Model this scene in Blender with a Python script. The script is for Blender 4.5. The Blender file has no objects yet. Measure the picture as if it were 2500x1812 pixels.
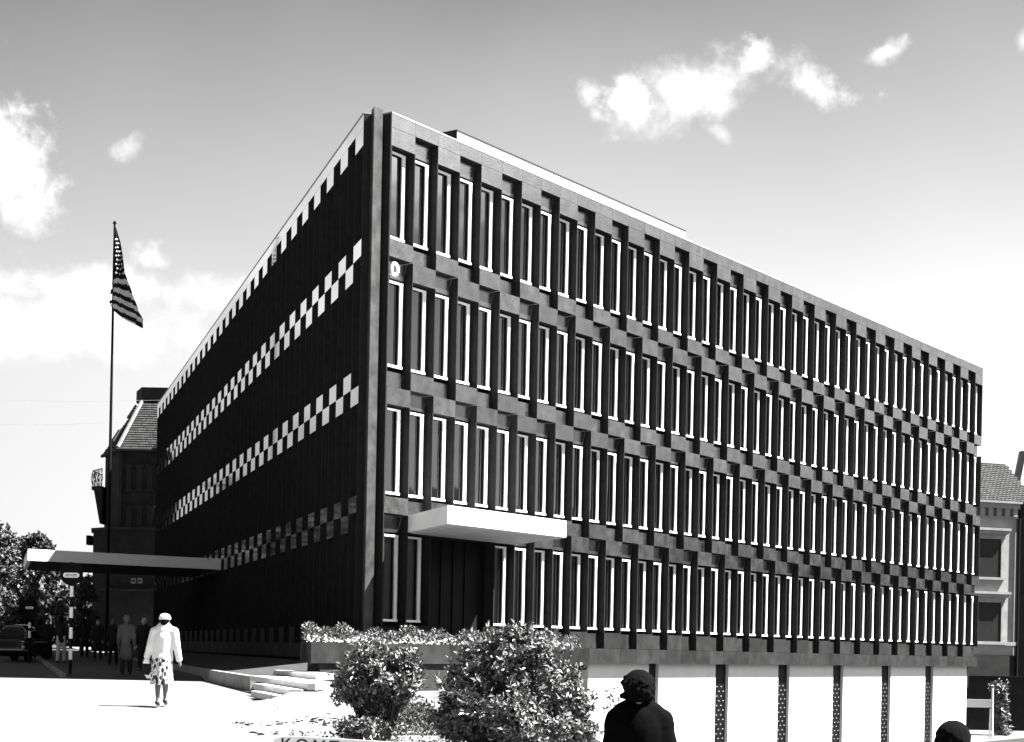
import bpy, math, random
import numpy as np
from mathutils import Vector, Matrix
random.seed(7)
rng = np.random.default_rng(7)
C = bpy.context.scene.collection
SC = bpy.context.scene

# ------------------------------------------------------------------ camera
EYE = 1.8                      # eye height; z below is metres, w units are facade modules
WM = 1.05                      # one facade module in metres
FPX, ROLL, CX, CY = 4060.8, math.radians(1.1236), 1250.0, 1586.15
cd = bpy.data.cameras.new('camera'); cam = bpy.data.objects.new('camera', cd); C.objects.link(cam)
cd.sensor_width = 36; cd.lens = 36*FPX/2500; cd.shift_x = 0; cd.shift_y = (CY-906)/2500
cd.clip_end = 6000; cd.clip_start = 0.1
cam.matrix_world = Matrix.Translation((0, 0, EYE)) @ Matrix.Rotation(math.pi/2, 4, 'X') @ Matrix.Rotation(ROLL, 4, 'Z')
SC.camera = cam
SC.view_settings.view_transform = 'Standard'; SC.view_settings.look = 'None'
SC.view_settings.exposure = 2.8; SC.view_settings.gamma = 1

def at(px, py, Y):
    """world point seen at photo pixel (2500 wide) at distance Y"""
    dx, dy = px-CX, py-CY; c, s = math.cos(ROLL), math.sin(ROLL)
    u, v = dx*c+dy*s, -dx*s+dy*c
    return Vector((u/FPX*Y, Y, -v/FPX*Y+EYE))

# ------------------------------------------------------------------ sun and sky
SUN_EL = math.radians(56)
sd = bpy.data.lights.new('sun', 'SUN'); sun = bpy.data.objects.new('sun', sd); C.objects.link(sun)
sd.energy = 5.0; sd.angle = math.radians(0.5); sd.color = (1, 0.99, 0.98)
sun.rotation_euler = Vector((-math.cos(SUN_EL), 0, -math.sin(SUN_EL))).to_track_quat('-Z', 'Y').to_euler()
sun.location = (60, 0, 90)

W = bpy.data.worlds.new('World'); SC.world = W; W.use_nodes = True
nt = W.node_tree; nt.nodes.clear()
def N(t, **kw):
    n = nt.nodes.new(t)
    for k, v in kw.items(): setattr(n, k, v)
    return n
def LK(a, b): nt.links.new(a, b)
def M(op, a, b=None, c=None, clamp=False):
    n = N('ShaderNodeMath', operation=op, use_clamp=clamp)
    for i, x in enumerate((a, b, c)):
        if x is None: continue
        if isinstance(x, (int, float)): n.inputs[i].default_value = x
        else: LK(x, n.inputs[i])
    return n.outputs[0]
def SMOOTH(x, a, b):
    n = N('ShaderNodeMapRange', interpolation_type='SMOOTHSTEP')
    LK(x, n.inputs[0]); n.inputs[1].default_value = a; n.inputs[2].default_value = b
    return n.outputs[0]
def DOT(a, v):
    n = N('ShaderNodeVectorMath', operation='DOT_PRODUCT'); LK(a, n.inputs[0]); n.inputs[1].default_value = v
    return n.outputs['Value']
sky = N('ShaderNodeTexSky', sky_type='NISHITA'); sky.sun_disc = False
sky.sun_elevation = SUN_EL; sky.sun_rotation = math.radians(90); sky.altitude = 0
sky.air_density = 1.0; sky.dust_density = 1.2; sky.ozone_density = 1.0
sep = N('ShaderNodeSeparateColor'); LK(sky.outputs[0], sep.inputs[0])
grey = M('ADD', M('ADD', M('MULTIPLY', sep.outputs[0], 0.55), M('MULTIPLY', sep.outputs[1], 0.38)), M('MULTIPLY', sep.outputs[2], 0.07))
tc = N('ShaderNodeTexCoord'); DIR = tc.outputs['Generated']
elev = DOT(DIR, (0, 0, 1))
noi = N('ShaderNodeTexNoise'); noi.inputs['Scale'].default_value = 26; noi.inputs['Detail'].default_value = 9; noi.inputs['Roughness'].default_value = 0.62
LK(DIR, noi.inputs['Vector'])
noi2 = N('ShaderNodeTexNoise'); noi2.inputs['Scale'].default_value = 7; noi2.inputs['Detail'].default_value = 5
LK(DIR, noi2.inputs['Vector'])
nz = M('SUBTRACT', noi.outputs['Fac'], 0.5); nz2 = M('SUBTRACT', noi2.outputs['Fac'], 0.5)
SKY_STRENGTH = 0.05            # strength of the sky background
HAZE_AMT, CLOUD_WHITE = 2.42, 4.2
hzr = N('ShaderNodeMapRange'); LK(M('ADD', elev, M('MULTIPLY', nz2, 0.05)), hzr.inputs[0]); hzr.inputs[1].default_value = .42; hzr.inputs[2].default_value = .16
hz = M('MULTIPLY', hzr.outputs[0], HAZE_AMT)
dx_ = DOT(DIR, (1, 0, 0)); side = M('ADD', M('ADD', .93, M('MULTIPLY', dx_, .3)), M('MULTIPLY', M('MINIMUM', dx_, 0.0), .38))     # the sky brightens toward the sun
base = M('MULTIPLY', M('ADD', M('MULTIPLY', grey, 0.30), hz), side)
nf = N('ShaderNodeTexNoise'); nf.inputs['Scale'].default_value = 75; nf.inputs['Detail'].default_value = 8; nf.inputs['Roughness'].default_value = .6; LK(DIR, nf.inputs['Vector'])
nzc = M('ADD', nz, M('MULTIPLY', M('SUBTRACT', nf.outputs['Fac'], .5), .42))
def cloud(px, py, rx, ry, tilt=0, amp=2.0, soft=0.5, k=1.0):
    c = (at(px, py, 100)-Vector((0, 0, EYE))).normalized()
    t = Vector((c.y, -c.x, 0)).normalized(); u = t.cross(c)
    a = math.radians(tilt); t2 = t*math.cos(a)+u*math.sin(a); u2 = u*math.cos(a)-t*math.sin(a)
    p = M('DIVIDE', DOT(DIR, t2), rx/FPX); q = M('DIVIDE', DOT(DIR, u2), ry/FPX)
    r = M('SQRT', M('ADD', M('MULTIPLY', p, p), M('MULTIPLY', q, q)))
    front = M('GREATER_THAN', DOT(DIR, c), 0.0)
    m = M('ADD', M('SUBTRACT', 1.1, r), M('MULTIPLY', nzc, amp*1.25))
    return M('MULTIPLY', M('MULTIPLY', SMOOTH(m, 0.0, soft*1.5), front), k)
masks = [cloud(1690, 215, 265, 86, 9, 1.7, .8), cloud(1570, 235, 120, 60, 0, 2.6, .6, .9), cloud(1840, 160, 60, 55, 30, 2.4, .6, .9),
         cloud(1970, 215, 125, 52, -12, 2.9, .9, .85), cloud(1435, 232, 52, 42, 0, 3.4, .9, .55), cloud(2150, 130, 60, 26, 20, 2.8, .9, .8),
         cloud(1765, 330, 40, 22, -40, 3.6, .9, .4), cloud(1455, 278, 24, 22, 30, 3.2, .9, .4),
         cloud(-20, 400, 160, 180, 0, 2.4, .7, 1.0), cloud(60, 520, 110, 70, 0, 2.4, .8, .8), cloud(315, 362, 42, 26, 35, 3.8, 1.1, .4),
         cloud(385, 630, 65, 45, 0, 2.6, .8, .9), cloud(230, 700, 330, 62, 3, 2.0, .9, .9), cloud(640, 720, 280, 55, 4, 2.0, .9, .6), cloud(160, 800, 460, 95, 2, 1.2, .9, 1.0), cloud(2500, 100, 22, 30, 0, 1.5, .9, .5)]
def glow_dir(az, el, ra, re, amp, soft, k):
    p = Vector((math.sin(math.radians(az)), math.cos(math.radians(az)), math.tan(math.radians(el))))*100
    return cloud(CX+(p.x/p.y*math.cos(ROLL)+p.z/p.y*math.sin(ROLL))*FPX, CY+(p.x/p.y*math.sin(ROLL)-p.z/p.y*math.cos(ROLL))*FPX, math.tan(math.radians(ra))*FPX, math.tan(math.radians(re))*FPX, 0, amp, soft, k)
bank = M('MAXIMUM', glow_dir(78, 21, 20, 6.8, .8, .5, 1.0), glow_dir(56, 19, 14, 6, 1.5, .9, .8))     # unseen glow added in the sky to brighten right facade reflections
glow_left = M('MAXIMUM', glow_dir(-33, 14, 15, 9, .6, .8, 1.0), glow_dir(-52, 11, 12, 7, .8, .8, 1.0))  # unseen glow on the left, added to brighten the street facade panels
cm = masks[0]
for m in masks[1:]: cm = M('MAXIMUM', cm, m)
shade = M('ADD', 1.0, M('MULTIPLY', nz, 0.9))
cl = M('MULTIPLY', shade, CLOUD_WHITE)
val = M('ADD', M('MULTIPLY', base, M('SUBTRACT', 1.0, cm)), M('MULTIPLY', M('MAXIMUM', cl, base), cm))
val = M('ADD', val, M('ADD', M('MULTIPLY', bank, 21), M('MULTIPLY', glow_left, 5.5)))  # bank and glow_left are unseen glows added to the sky
cc = N('ShaderNodeCombineColor')
for i in range(3): LK(val, cc.inputs[i])
bg = N('ShaderNodeBackground'); bg.inputs['Strength'].default_value = SKY_STRENGTH
LK(cc.outputs[0], bg.inputs['Color'])
wo = N('ShaderNodeOutputWorld'); LK(bg.outputs[0], wo.inputs['Surface'])

# ------------------------------------------------------------------ materials
def mat(name, v, rough=0.7, spec=0.3, var=0.0, scale=6.0, island=0.0, bump=0.0, detail=5, metal=0.0, stretch=None, bscale=None, hi=None, ior=None):
    m = bpy.data.materials.new(name); m.use_nodes = True; t = m.node_tree; b = t.nodes['Principled BSDF']
    b.inputs['Roughness'].default_value = rough; b.inputs['Specular IOR Level'].default_value = spec
    b.inputs['Metallic'].default_value = metal
    if ior: b.inputs['IOR'].default_value = ior
    b.inputs['Base Color'].default_value = (v, v, v, 1)
    if var or bump or island:
        co = t.nodes.new('ShaderNodeTexCoord'); vec = co.outputs['Object']
        if stretch:
            mp = t.nodes.new('ShaderNodeMapping'); mp.inputs['Scale'].default_value = stretch
            t.links.new(vec, mp.inputs['Vector']); vec = mp.outputs[0]
        n = t.nodes.new('ShaderNodeTexNoise'); n.inputs['Scale'].default_value = scale; n.inputs['Detail'].default_value = detail
        n.inputs['Roughness'].default_value = 0.65
        t.links.new(vec, n.inputs['Vector'])
        r = t.nodes.new('ShaderNodeMapRange'); r.inputs[1].default_value = 0.3; r.inputs[2].default_value = 0.7
        r.inputs[3].default_value = v*(1-var); r.inputs[4].default_value = (hi if hi else v*(1+var))
        t.links.new(n.outputs['Fac'], r.inputs[0]); out = r.outputs[0]
        if island:
            g = t.nodes.new('ShaderNodeNewGeometry')
            r2 = t.nodes.new('ShaderNodeMapRange'); r2.inputs[3].default_value = 1-island; r2.inputs[4].default_value = 1+island
            t.links.new(g.outputs['Random Per Island'], r2.inputs[0])
            mu = t.nodes.new('ShaderNodeMath'); mu.operation = 'MULTIPLY'
            t.links.new(out, mu.inputs[0]); t.links.new(r2.outputs[0], mu.inputs[1]); out = mu.outputs[0]
        c = t.nodes.new('ShaderNodeCombineColor')
        for i in range(3): t.links.new(out, c.inputs[i])
        t.links.new(c.outputs[0], b.inputs['Base Color'])
        if bump:
            n2 = t.nodes.new('ShaderNodeTexNoise'); n2.inputs['Scale'].default_value = bscale or scale*6; n2.inputs['Detail'].default_value = 4
            t.links.new(vec, n2.inputs['Vector'])
            bp = t.nodes.new('ShaderNodeBump'); bp.inputs['Strength'].default_value = bump; bp.inputs['Distance'].default_value = 0.02
            t.links.new(n2.outputs['Fac'], bp.inputs['Height']); t.links.new(bp.outputs[0], b.inputs['Normal'])
    return m
MAT = dict(
    stone=mat('polished_dark_granite', .010, .2, .5, .75, 2.6, .3, .15, 12, hi=.036, ior=1.75),
    stone_side=mat('polished_granite_street_side', .02, .05, .5, .3, 2.0, .15, 0, 6, ior=2.3),
    stone_base=mat('granite_base', .016, .8, .08, .5, 2.0, .3, .05, 8),
    rough_stone=mat('coarse_granite', .022, .9, .2, .75, 14, 0, .4, 8),
    honed=mat('honed_granite_edge', .022, .9, .05, .2, 4), sunlit_top=mat('sunlit_granite_top', .1, .8, .2, .2, 4),  # panel tops coloured pale, sunlight put into the tone
    weathered=mat('weathered_granite', .018, .55, .3, .55, 2.6, 0, .2, 11, hi=.05),
    core=mat('dark_core', .012, .9, .1, .2),
    white=mat('white_painted_metal', .8, .45, .4, .04, 3, .05),
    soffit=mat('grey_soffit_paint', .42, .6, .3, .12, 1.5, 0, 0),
    white_wall=mat('white_render', .6, .8, .2, .06, 1.5, 0, .05),
    dark=mat('dark_bronze', .012, .4, .4, .2),
    roofcap=mat('zinc_coping', .25, .5, .4, .15, 2),
    paving=mat('pale_paving', .125, .9, .2, .26, .45, 0, .2, 9, bscale=14),
    shade_dark_asphalt=mat('shade_dark_asphalt', .045, .85, .25, .35, 1.2, 0, .3, 8, bscale=30),  # dark tone carries the shade of the street
    tar=mat('black_tarmac', .02, .85, .25, .35, 1.2, 0, .3, 8, bscale=30),
    soil=mat('soil', .04, .95, .1, .6, 3, 0, .6, 8),
    kerb=mat('granite_kerb', .2, .75, .3, .3, 3, .15, .15, 7),
    step=mat('stone_steps', .48, .8, .3, .18, 3, .05, .1, 7),
    leaf=mat('shrub_leaf', .105, .34, .5, .35, 8, .7),
    hedge=mat('hedge_leaf', .075, .5, .45, .3, 9, .45),
    flower=mat('white_petals', .4, .7, .2, .1, 9, .2),
    bark=mat('bark', .04, .9, .2, .4, 12, 0, .5),
    treeleaf=mat('tree_leaf', .06, .5, .4, .3, 3, .45),
    fartree=mat('far_tree_leaf', .015, .7, .3, .3, 3, .4),
    birch=mat('birch_bark', .25, .8, .2, .4, 5),
    grass=mat('dry_grass', .08, .8, .2, .3, 6, .5),
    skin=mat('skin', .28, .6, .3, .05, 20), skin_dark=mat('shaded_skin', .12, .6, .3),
    hair=mat('dark_hair', .003, .9, .05, .3, 60, 0, .8), hair_grey=mat('grey_hair', .07, .6, .3, .3, 60, 0, .5),
    jacket=mat('white_wool_jacket', .72, .9, .2, .08, 6, 0, .3, 4, bscale=20),
    suit=mat('shaded_black_suit', .0018, .9, .03, .2, 10, 0, .2, 4, bscale=25),  # black deepened in place of shade on the near figures
    coat=mat('grey_overcoat', .07, .9, .2, .25, 5, 0, .3),
    cloth_dark=mat('dark_cloth', .012, .9, .2, .3, 6), cloth_mid=mat('mid_cloth', .03, .9, .2, .3, 6),
    shoe=mat('black_leather', .006, .4, .5), stocking=mat('stocking', .12, .6, .3),
    carpaint=mat('dark_car_paint', .008, .15, .5), glass_dark=mat('car_glass', .01, .05, .6),
    chrome=mat('chrome', .75, .15, .5, metal=1.0), rubber=mat('rubber', .015, .9, .1), lamp=mat('tail_lamp_glass', .5, .2, .5),
    tower=mat('dark_house_brick', .012, .9, .2, .5, 1.2, 0, .3), tower_trim=mat('dark_trim_stone', .018, .9, .2, .4, 1.5),
    roof_tile=mat('slate_tiles', .021, .75, .3, .35, 3, .5), lead=mat('pale_lead', .13, .6, .3, .3, 3),
    stucco=mat('pale_stucco', .23, .9, .2, .22, 1.0, 0, .1, 8), stucco_trim=mat('stucco_trim', .22, .9, .2, .15, 2),
    brick_dark=mat('dark_brick', .012, .9, .2, .4, 1.5), win_dark=mat('dark_window', .008, .5, .2, .4, 1.0),
    flagblue=mat('flag_blue', .005, .9, .1), flagred=mat('flag_red', .01, .9, .1), flagwhite=mat('flag_white', .45, .9, .1, .1, 5),
    signblack=mat('sign_black', .005, .8, .1), rock=mat('rock', .1, .9, .2, .3, 8, 0, .4),
    rubble=mat('dark_clods', .008, .95, .1, .4, 9),
    wire=mat('wire', .08, .6, .3), unseen_skyline_dark=mat('unseen_dark_skyline', .006, .95, .1, .5, .05, 0, .5),
)
# glass: dark pane that mirrors the sky and what stands opposite
g = bpy.data.materials.new('window_glass'); g.use_nodes = True; t = g.node_tree; b = t.nodes['Principled BSDF']
b.inputs['Base Color'].default_value = (.002, .002, .002, 1); b.inputs['Roughness'].default_value = .03
b.inputs['IOR'].default_value = 1.8; b.inputs['Specular IOR Level'].default_value = .5
n = t.nodes.new('ShaderNodeTexNoise'); n.inputs['Scale'].default_value = .9; n.inputs['Detail'].default_value = 1
co = t.nodes.new('ShaderNodeTexCoord'); t.links.new(co.outputs['Object'], n.inputs['Vector'])
bp = t.nodes.new('ShaderNodeBump'); bp.inputs['Strength'].default_value = .12; bp.inputs['Distance'].default_value = .03
t.links.new(n.outputs['Fac'], bp.inputs['Height']); t.links.new(bp.outputs[0], b.inputs['Normal'])
MAT['glass'] = g
# patterned skirt: white cloth with large dark ovals
def skirt_mat():
    m = bpy.data.materials.new('patterned_skirt_cloth'); m.use_nodes = True; t = m.node_tree; b = t.nodes['Principled BSDF']
    b.inputs['Roughness'].default_value = .9
    co = t.nodes.new('ShaderNodeTexCoord'); mp = t.nodes.new('ShaderNodeMapping'); mp.inputs['Scale'].default_value = (15, 15, 9)
    v = t.nodes.new('ShaderNodeTexVoronoi'); v.inputs['Scale'].default_value = 1.0
    r = t.nodes.new('ShaderNodeValToRGB'); r.color_ramp.interpolation = 'CONSTANT'
    e = r.color_ramp.elements; e[0].color = (.02, .02, .02, 1); e[1].position = .42; e[1].color = (.7, .7, .7, 1)
    x = e.new(.62); x.color = (.12, .12, .12, 1); y = e.new(.72); y.color = (.6, .6, .6, 1)
    t.links.new(co.outputs['Object'], mp.inputs[0]); t.links.new(mp.outputs[0], v.inputs['Vector'])
    t.links.new(v.outputs['Distance'], r.inputs[0]); t.links.new(r.outputs[0], b.inputs['Base Color'])
    return m
MAT['skirt'] = skirt_mat()
# perforated dark grille: small pale dashes in rows
def grille_mat():
    m = bpy.data.materials.new('perforated_grille'); m.use_nodes = True; t = m.node_tree; b = t.nodes['Principled BSDF']
    b.inputs['Roughness'].default_value = .5; b.inputs['Base Color'].default_value = (.003, .003, .003, 1); b.inputs['Specular IOR Level'].default_value = .1
    return m
MAT['grille'] = grille_mat()

# ------------------------------------------------------------------ helpers
class MB:
    def __init__(s): s.v = []; s.f = []
    def hexa(s, p):            # 8 points: bottom ring 0-3, top ring 4-7
        o = len(s.v); s.v += [tuple(q) for q in p]
        s.f += [tuple(o+i for i in q) for q in ((3, 2, 1, 0), (4, 5, 6, 7), (0, 1, 5, 4), (1, 2, 6, 5), (2, 3, 7, 6), (3, 0, 4, 7))]
    def box(s, x0, x1, y0, y1, z0, z1): s.hexa([(x0, y0, z0), (x1, y0, z0), (x1, y1, z0), (x0, y1, z0), (x0, y0, z1), (x1, y0, z1), (x1, y1, z1), (x0, y1, z1)])
    def prism(s, poly, z0, z1, close=True):
        o = len(s.v); n = len(poly)
        z0 = z0 if hasattr(z0, '__len__') else [z0]*n; z1 = z1 if hasattr(z1, '__len__') else [z1]*n
        s.v += [(p[0], p[1], z0[i]) for i, p in enumerate(poly)]+[(p[0], p[1], z1[i]) for i, p in enumerate(poly)]
        for i in range(n): j = (i+1) % n; s.f.append((o+i, o+j, o+n+j, o+n+i))
        if close: s.f.append(tuple(o+n+i for i in range(n))); s.f.append(tuple(o+i for i in reversed(range(n))))
    def tube(s, pts, rad, n=8, cap=True):
        pts = [Vector(p) for p in pts]; rad = rad if hasattr(rad, '__len__') else [rad]*len(pts); o = len(s.v)
        for i, p in enumerate(pts):
            d = (pts[min(i+1, len(pts)-1)]-pts[max(i-1, 0)]).normalized()
            a = d.cross(Vector((0, 0, 1)) if abs(d.z) < .9 else Vector((1, 0, 0))).normalized(); bb = d.cross(a)
            for k in range(n):
                q = p+(a*math.cos(2*math.pi*k/n)+bb*math.sin(2*math.pi*k/n))*rad[i]; s.v.append(tuple(q))
        for i in range(len(pts)-1):
            for k in range(n):
                j = (k+1) % n; s.f.append((o+i*n+k, o+i*n+j, o+(i+1)*n+j, o+(i+1)*n+k))
        if cap:
            s.f.append(tuple(o+k for k in reversed(range(n)))); s.f.append(tuple(o+(len(pts)-1)*n+k for k in range(n)))
    def lathe(s, c, prof, n=20, sx=1, sy=1):
        o = len(s.v)
        for r, z in prof:
            for k in range(n): s.v.append((c[0]+r*sx*math.cos(2*math.pi*k/n), c[1]+r*sy*math.sin(2*math.pi*k/n), c[2]+z))
        for i in range(len(prof)-1):
            for k in range(n):
                j = (k+1) % n; s.f.append((o+i*n+k, o+i*n+j, o+(i+1)*n+j, o+(i+1)*n+k))
        s.f.append(tuple(o+k for k in reversed(range(n)))); s.f.append(tuple(o+(len(prof)-1)*n+k for k in range(n)))
    def build(s, name, m, parent=None, smooth=False, loc=None):
        me = bpy.data.meshes.new(name)
        vv = s.v
        if loc is not None: vv = [(x-loc[0], y-loc[1], z-loc[2]) for x, y, z in vv]
        elif parent is not None:
            l = parent_loc(parent); vv = [(x-l[0], y-l[1], z-l[2]) for x, y, z in vv]
        me.from_pydata(vv, [], s.f); me.update()
        if isinstance(m, (list, tuple)):
            for q in m: me.materials.append(q)
        else: me.materials.append(m)
        if smooth: me.polygons.foreach_set('use_smooth', [True]*len(me.polygons))
        o = bpy.data.objects.new(name, me); C.objects.link(o)
        if loc is not None: o.location = loc
        if parent is not None: o.parent = parent
        return o
def parent_loc(p):
    l = Vector((0, 0, 0))
    while p is not None: l += p.location; p = p.parent
    return l
def tag(o, label=None, cat=None, group=None, kind=None):
    if label: o['label'] = label
    if cat: o['category'] = cat
    if group: o['group'] = group
    if kind: o['kind'] = kind
    return o
def empty(name, loc, label, cat, group=None):
    o = bpy.data.objects.new(name, None); C.objects.link(o); o.location = loc; o.empty_display_size = .3
    return tag(o, label, cat, group)
def struct(o): o['kind'] = 'structure'; return o
def lerp_tab(x, tab):
    return float(np.interp(x, [a for a, _ in tab], [b for _, b in tab]))
def sst(x, a, b):
    t = min(1, max(0, (x-a)/(b-a))); return t*t*(3-2*t)

# ------------------------------------------------------------------ terrain
PROF = [(-100, -1.85), (8, -1.85), (20, -1.32), (30, -1.14), (45.6, -1.045), (66, -.88), (100, -.7), (200, -.35), (2500, -.3)]
PROFR = [(-100, -1.85), (12, -1.87), (20, -2.2), (36, -3.6), (48, -4.2), (2500, -4.4)]
def gz(X, Y):
    a = lerp_tab(Y, PROF)+EYE
    a += .30*sst(X, -4.6, -3.8)*sst(Y, 26.5, 30.5)*(1-sst(Y, 36, 41))*(1-sst(X, -3.2, -1.5))
    if Y > 3:
        t = sst(X/Y, -.01, .05) * sst(Y, 8, 20)
        br = lerp_tab(Y, PROFR)+EYE
        a = a*(1-t)+br*t
    return a
def ground():
    xs = sorted(set([-1500, -700, -300, -150, -100, -70, -50]+list(np.arange(-40, 40.1, .8))+[50, 70, 100, 150, 300, 700, 1500]))
    ys = sorted(set([-300, -100, -40, -10]+list(np.arange(0, 60, .8))+list(np.arange(60, 120, 4))+[140, 180, 250, 400, 800, 1600, 2500]))
    m = MB(); nx = len(xs)
    for y in ys:
        for x in xs:
            b = 0
            if -8 < x < 4 and 15 < y < 34: b = .03*(math.sin(x*3.1+y*1.7)+math.sin(x*1.3-y*2.3))
            m.v.append((x, y, gz(x, y)+b))
    for j in range(len(ys)-1):
        for i in range(nx-1): o = j*nx+i; m.f.append((o, o+1, o+nx+1, o+nx))
    return struct(m.build('ground', MAT['paving'], smooth=True))
ground()

# ------------------------------------------------------------------ the office building
cR = Vector((-3.4336, 43.7773)); cL = Vector((-4.1810, 43.8433))
aR, aL = math.radians(54.753), math.radians(72.606)
dR = Vector((math.cos(aR), math.sin(aR))); nR = Vector((math.sin(aR), -math.cos(aR)))
dL = Vector((-math.cos(aL), math.sin(aL))); nL = Vector((-math.sin(aL), -math.cos(aL)))
NR, NL = 45, 57
def WZ(z): return z*WM+EYE
def PR(k, o, z): q = cR+dR*k+nR*o; return (q.x*WM, q.y*WM, WZ(z))
def PL(k, o, z): q = cL+dL*k+nL*o; return (q.x*WM, q.y*WM, WZ(z))
def PW(x, y, z): return (x*WM, y*WM, WZ(z))
def fbox(m, P, k0, k1, o0, o1, z0, z1, honed=False, fm=0):
    if hasattr(m, 'mi'): m.mi += [1, 2 if not honed else 1, fm if not honed else 1, 1, 1, 1]
    if P is PR: k = (k0, k1)
    else: k = (k1, k0)
    m.hexa([P(k[0], o1, z0), P(k[1], o1, z0), P(k[1], o0, z0), P(k[0], o0, z0), P(k[0], o1, z1), P(k[1], o1, z1), P(k[1], o0, z1), P(k[0], o0, z1)])

EMB = empty('office_building', PR(0, -2, 0), 'dark granite office block with checkerboard facades and white framed windows', 'office building')
D = .21; BK = -.42
ZT, ZS, ZTALL = 14.05, 13.70, 13.223
ROWS = [(10.755, 10.303, 9.794, 0), (7.357, 6.884, 6.418, 1), (3.979, 3.533, 3.057, 0)]
BASE = (.591, .09, -.378)
ZONES = [(ZTALL, 10.755), (9.794, 7.357), (6.418, 3.979), (3.057, .591)]
ENTR = (2, 3, 4)
def facade(P, n, m, side):
    mb = MB(); mb.mi = []; s = .004
    for k in range(n):
        a, b = k+s, k+1-s
        fbox(mb, P, a, b, BK, 0, ZS+s, ZT)
        if k % 2 == 0: fbox(mb, P, a, b, BK, 0, ZTALL, ZS-s)
        else: fbox(mb, P, a, b, BK, -D, ZTALL+.01, ZS-s)
        for za, zm, zb, par in ROWS:
            up = (k % 2) == par
            fbox(mb, P, a, b, BK, 0 if up else -D, zm+s, za if up else za-.03)
            fbox(mb, P, a, b, BK, -D if up else 0, zb+(.01 if up else 0), zm-s)
        up = (k % 2) == 1
        if not (side == 'R' and k in ENTR):
            fbox(mb, P, a, b, BK, 0 if up else -D, BASE[1]+s, BASE[0] if up else BASE[0]-.03, fm=3)
        fbox(mb, P, a, b, BK, 0, BASE[2], BASE[1]-s, fm=3)
    for k in range(n+1):
        for i, (z1, z0) in enumerate(ZONES):
            if side == 'R' and i == 3 and k in (3, 4): continue
            t0, t1 = (k-.018, k+.018)
            if k == 0: t0, t1 = 0, .036
            if k == n: t0, t1 = n-.036, n
            fbox(mb, P, t0, t1, BK, -.003, z0+.001, z1-.001, True)
    fbox(mb, P, -.03, .0, BK, -.002, BASE[2]+.001, ZT-.001, True)
    o = mb.build('facade', [m, MAT['honed'], MAT['sunlit_top'], MAT['stone_base']], EMB); o.data.polygons.foreach_set('material_index', mb.mi); return o
facade(PR, NR, MAT['stone'], 'R')
facade(PL, NL, MAT['stone_side'], 'L')
# body behind the facades
core = MB()
eR, eL = cR+dR*NR, cL+dL*NL
def offset_poly(o):
    a = cR+nR*o; b = cL+nL*o
    # corner where both inner planes meet
    A = np.array([[dR.x, -dL.x], [dR.y, -dL.y]]); t = np.linalg.solve(A, np.array([b.x-a.x, b.y-a.y]))
    c = a+dR*float(t[0]); return [c, eR+nR*o-dR*.02, eL+nL*o-dL*.02]
pc = [tuple(q*WM) for q in offset_poly(BK-.005)]
core.prism(pc, WZ(-1.4), WZ(13.6)); core.build('wall', MAT['core'], EMB)
# end walls of both facades (return from the front plane) and copings
def cap_strip(P, n):
    m = MB(); fbox(m, P, 0, n, BK-.25, .012, ZT+.004, ZT+.05); return m.build('coping', MAT['roofcap'], EMB)
cap_strip(PR, NR); cap_strip(PL, NL)
# corner pilaster, standing free in the notch between the facades
fc = Vector((-3.873, 43.47)); L = .35
pp = [fc, fc+dR*L, fc+dR*L+dL*L, fc+dL*L]
m = MB(); m.prism([tuple(q*WM) for q in pp], WZ(-.95), WZ(14.13)); m.build('corner_pilaster', MAT['weathered'], EMB)
m = MB(); q0 = fc+(dR+dL)*.12
m.prism([tuple((q0+dR*-.06+dL*.25)*WM), tuple((q0+dR*.25-dL*.06)*WM), tuple((cR+nR*BK+dR*.1)*WM), tuple((cL+nL*BK+dL*.1)*WM)], WZ(14.02), WZ(14.16)); m.build('corner_cap', MAT['dark'], EMB)
# rooftop penthouse
m = MB(); s = 3.0
ph = [cR+dR*6.75-nR*s, cR+dR*20.95-nR*s, cR+dR*20.95-nR*s+dL*8, cR+dR*6.75-nR*s+dL*5]
ph = [cR+dR*6.75-nR*s, cR+dR*20.95-nR*s, cR+dR*20.95-nR*(s+5), cR+dR*6.75-nR*(s+5)]
m.prism([tuple(q*WM) for q in ph], WZ(13.61), WZ(15.86)); PH = m.build('penthouse', MAT['white_wall'], EMB)
m = MB(); m.prism([tuple((q+(q-(ph[0]+ph[2])/2).normalized()*.04)*WM) for q in ph], WZ(15.863), WZ(15.91)); m.build('penthouse_roof', MAT['dark'], PH)
m = MB(); e0 = ph[0]-dR*.02; e1 = ph[3]-dR*.02; m.prism([tuple(x*WM) for x in (e0, e0+dR*.016, e1+dR*.016, e1)], WZ(13.61), WZ(15.85)); m.build('penthouse_end_shade', MAT['dark'], PH)  # dark slab laid over the white end wall as its shade

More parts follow.
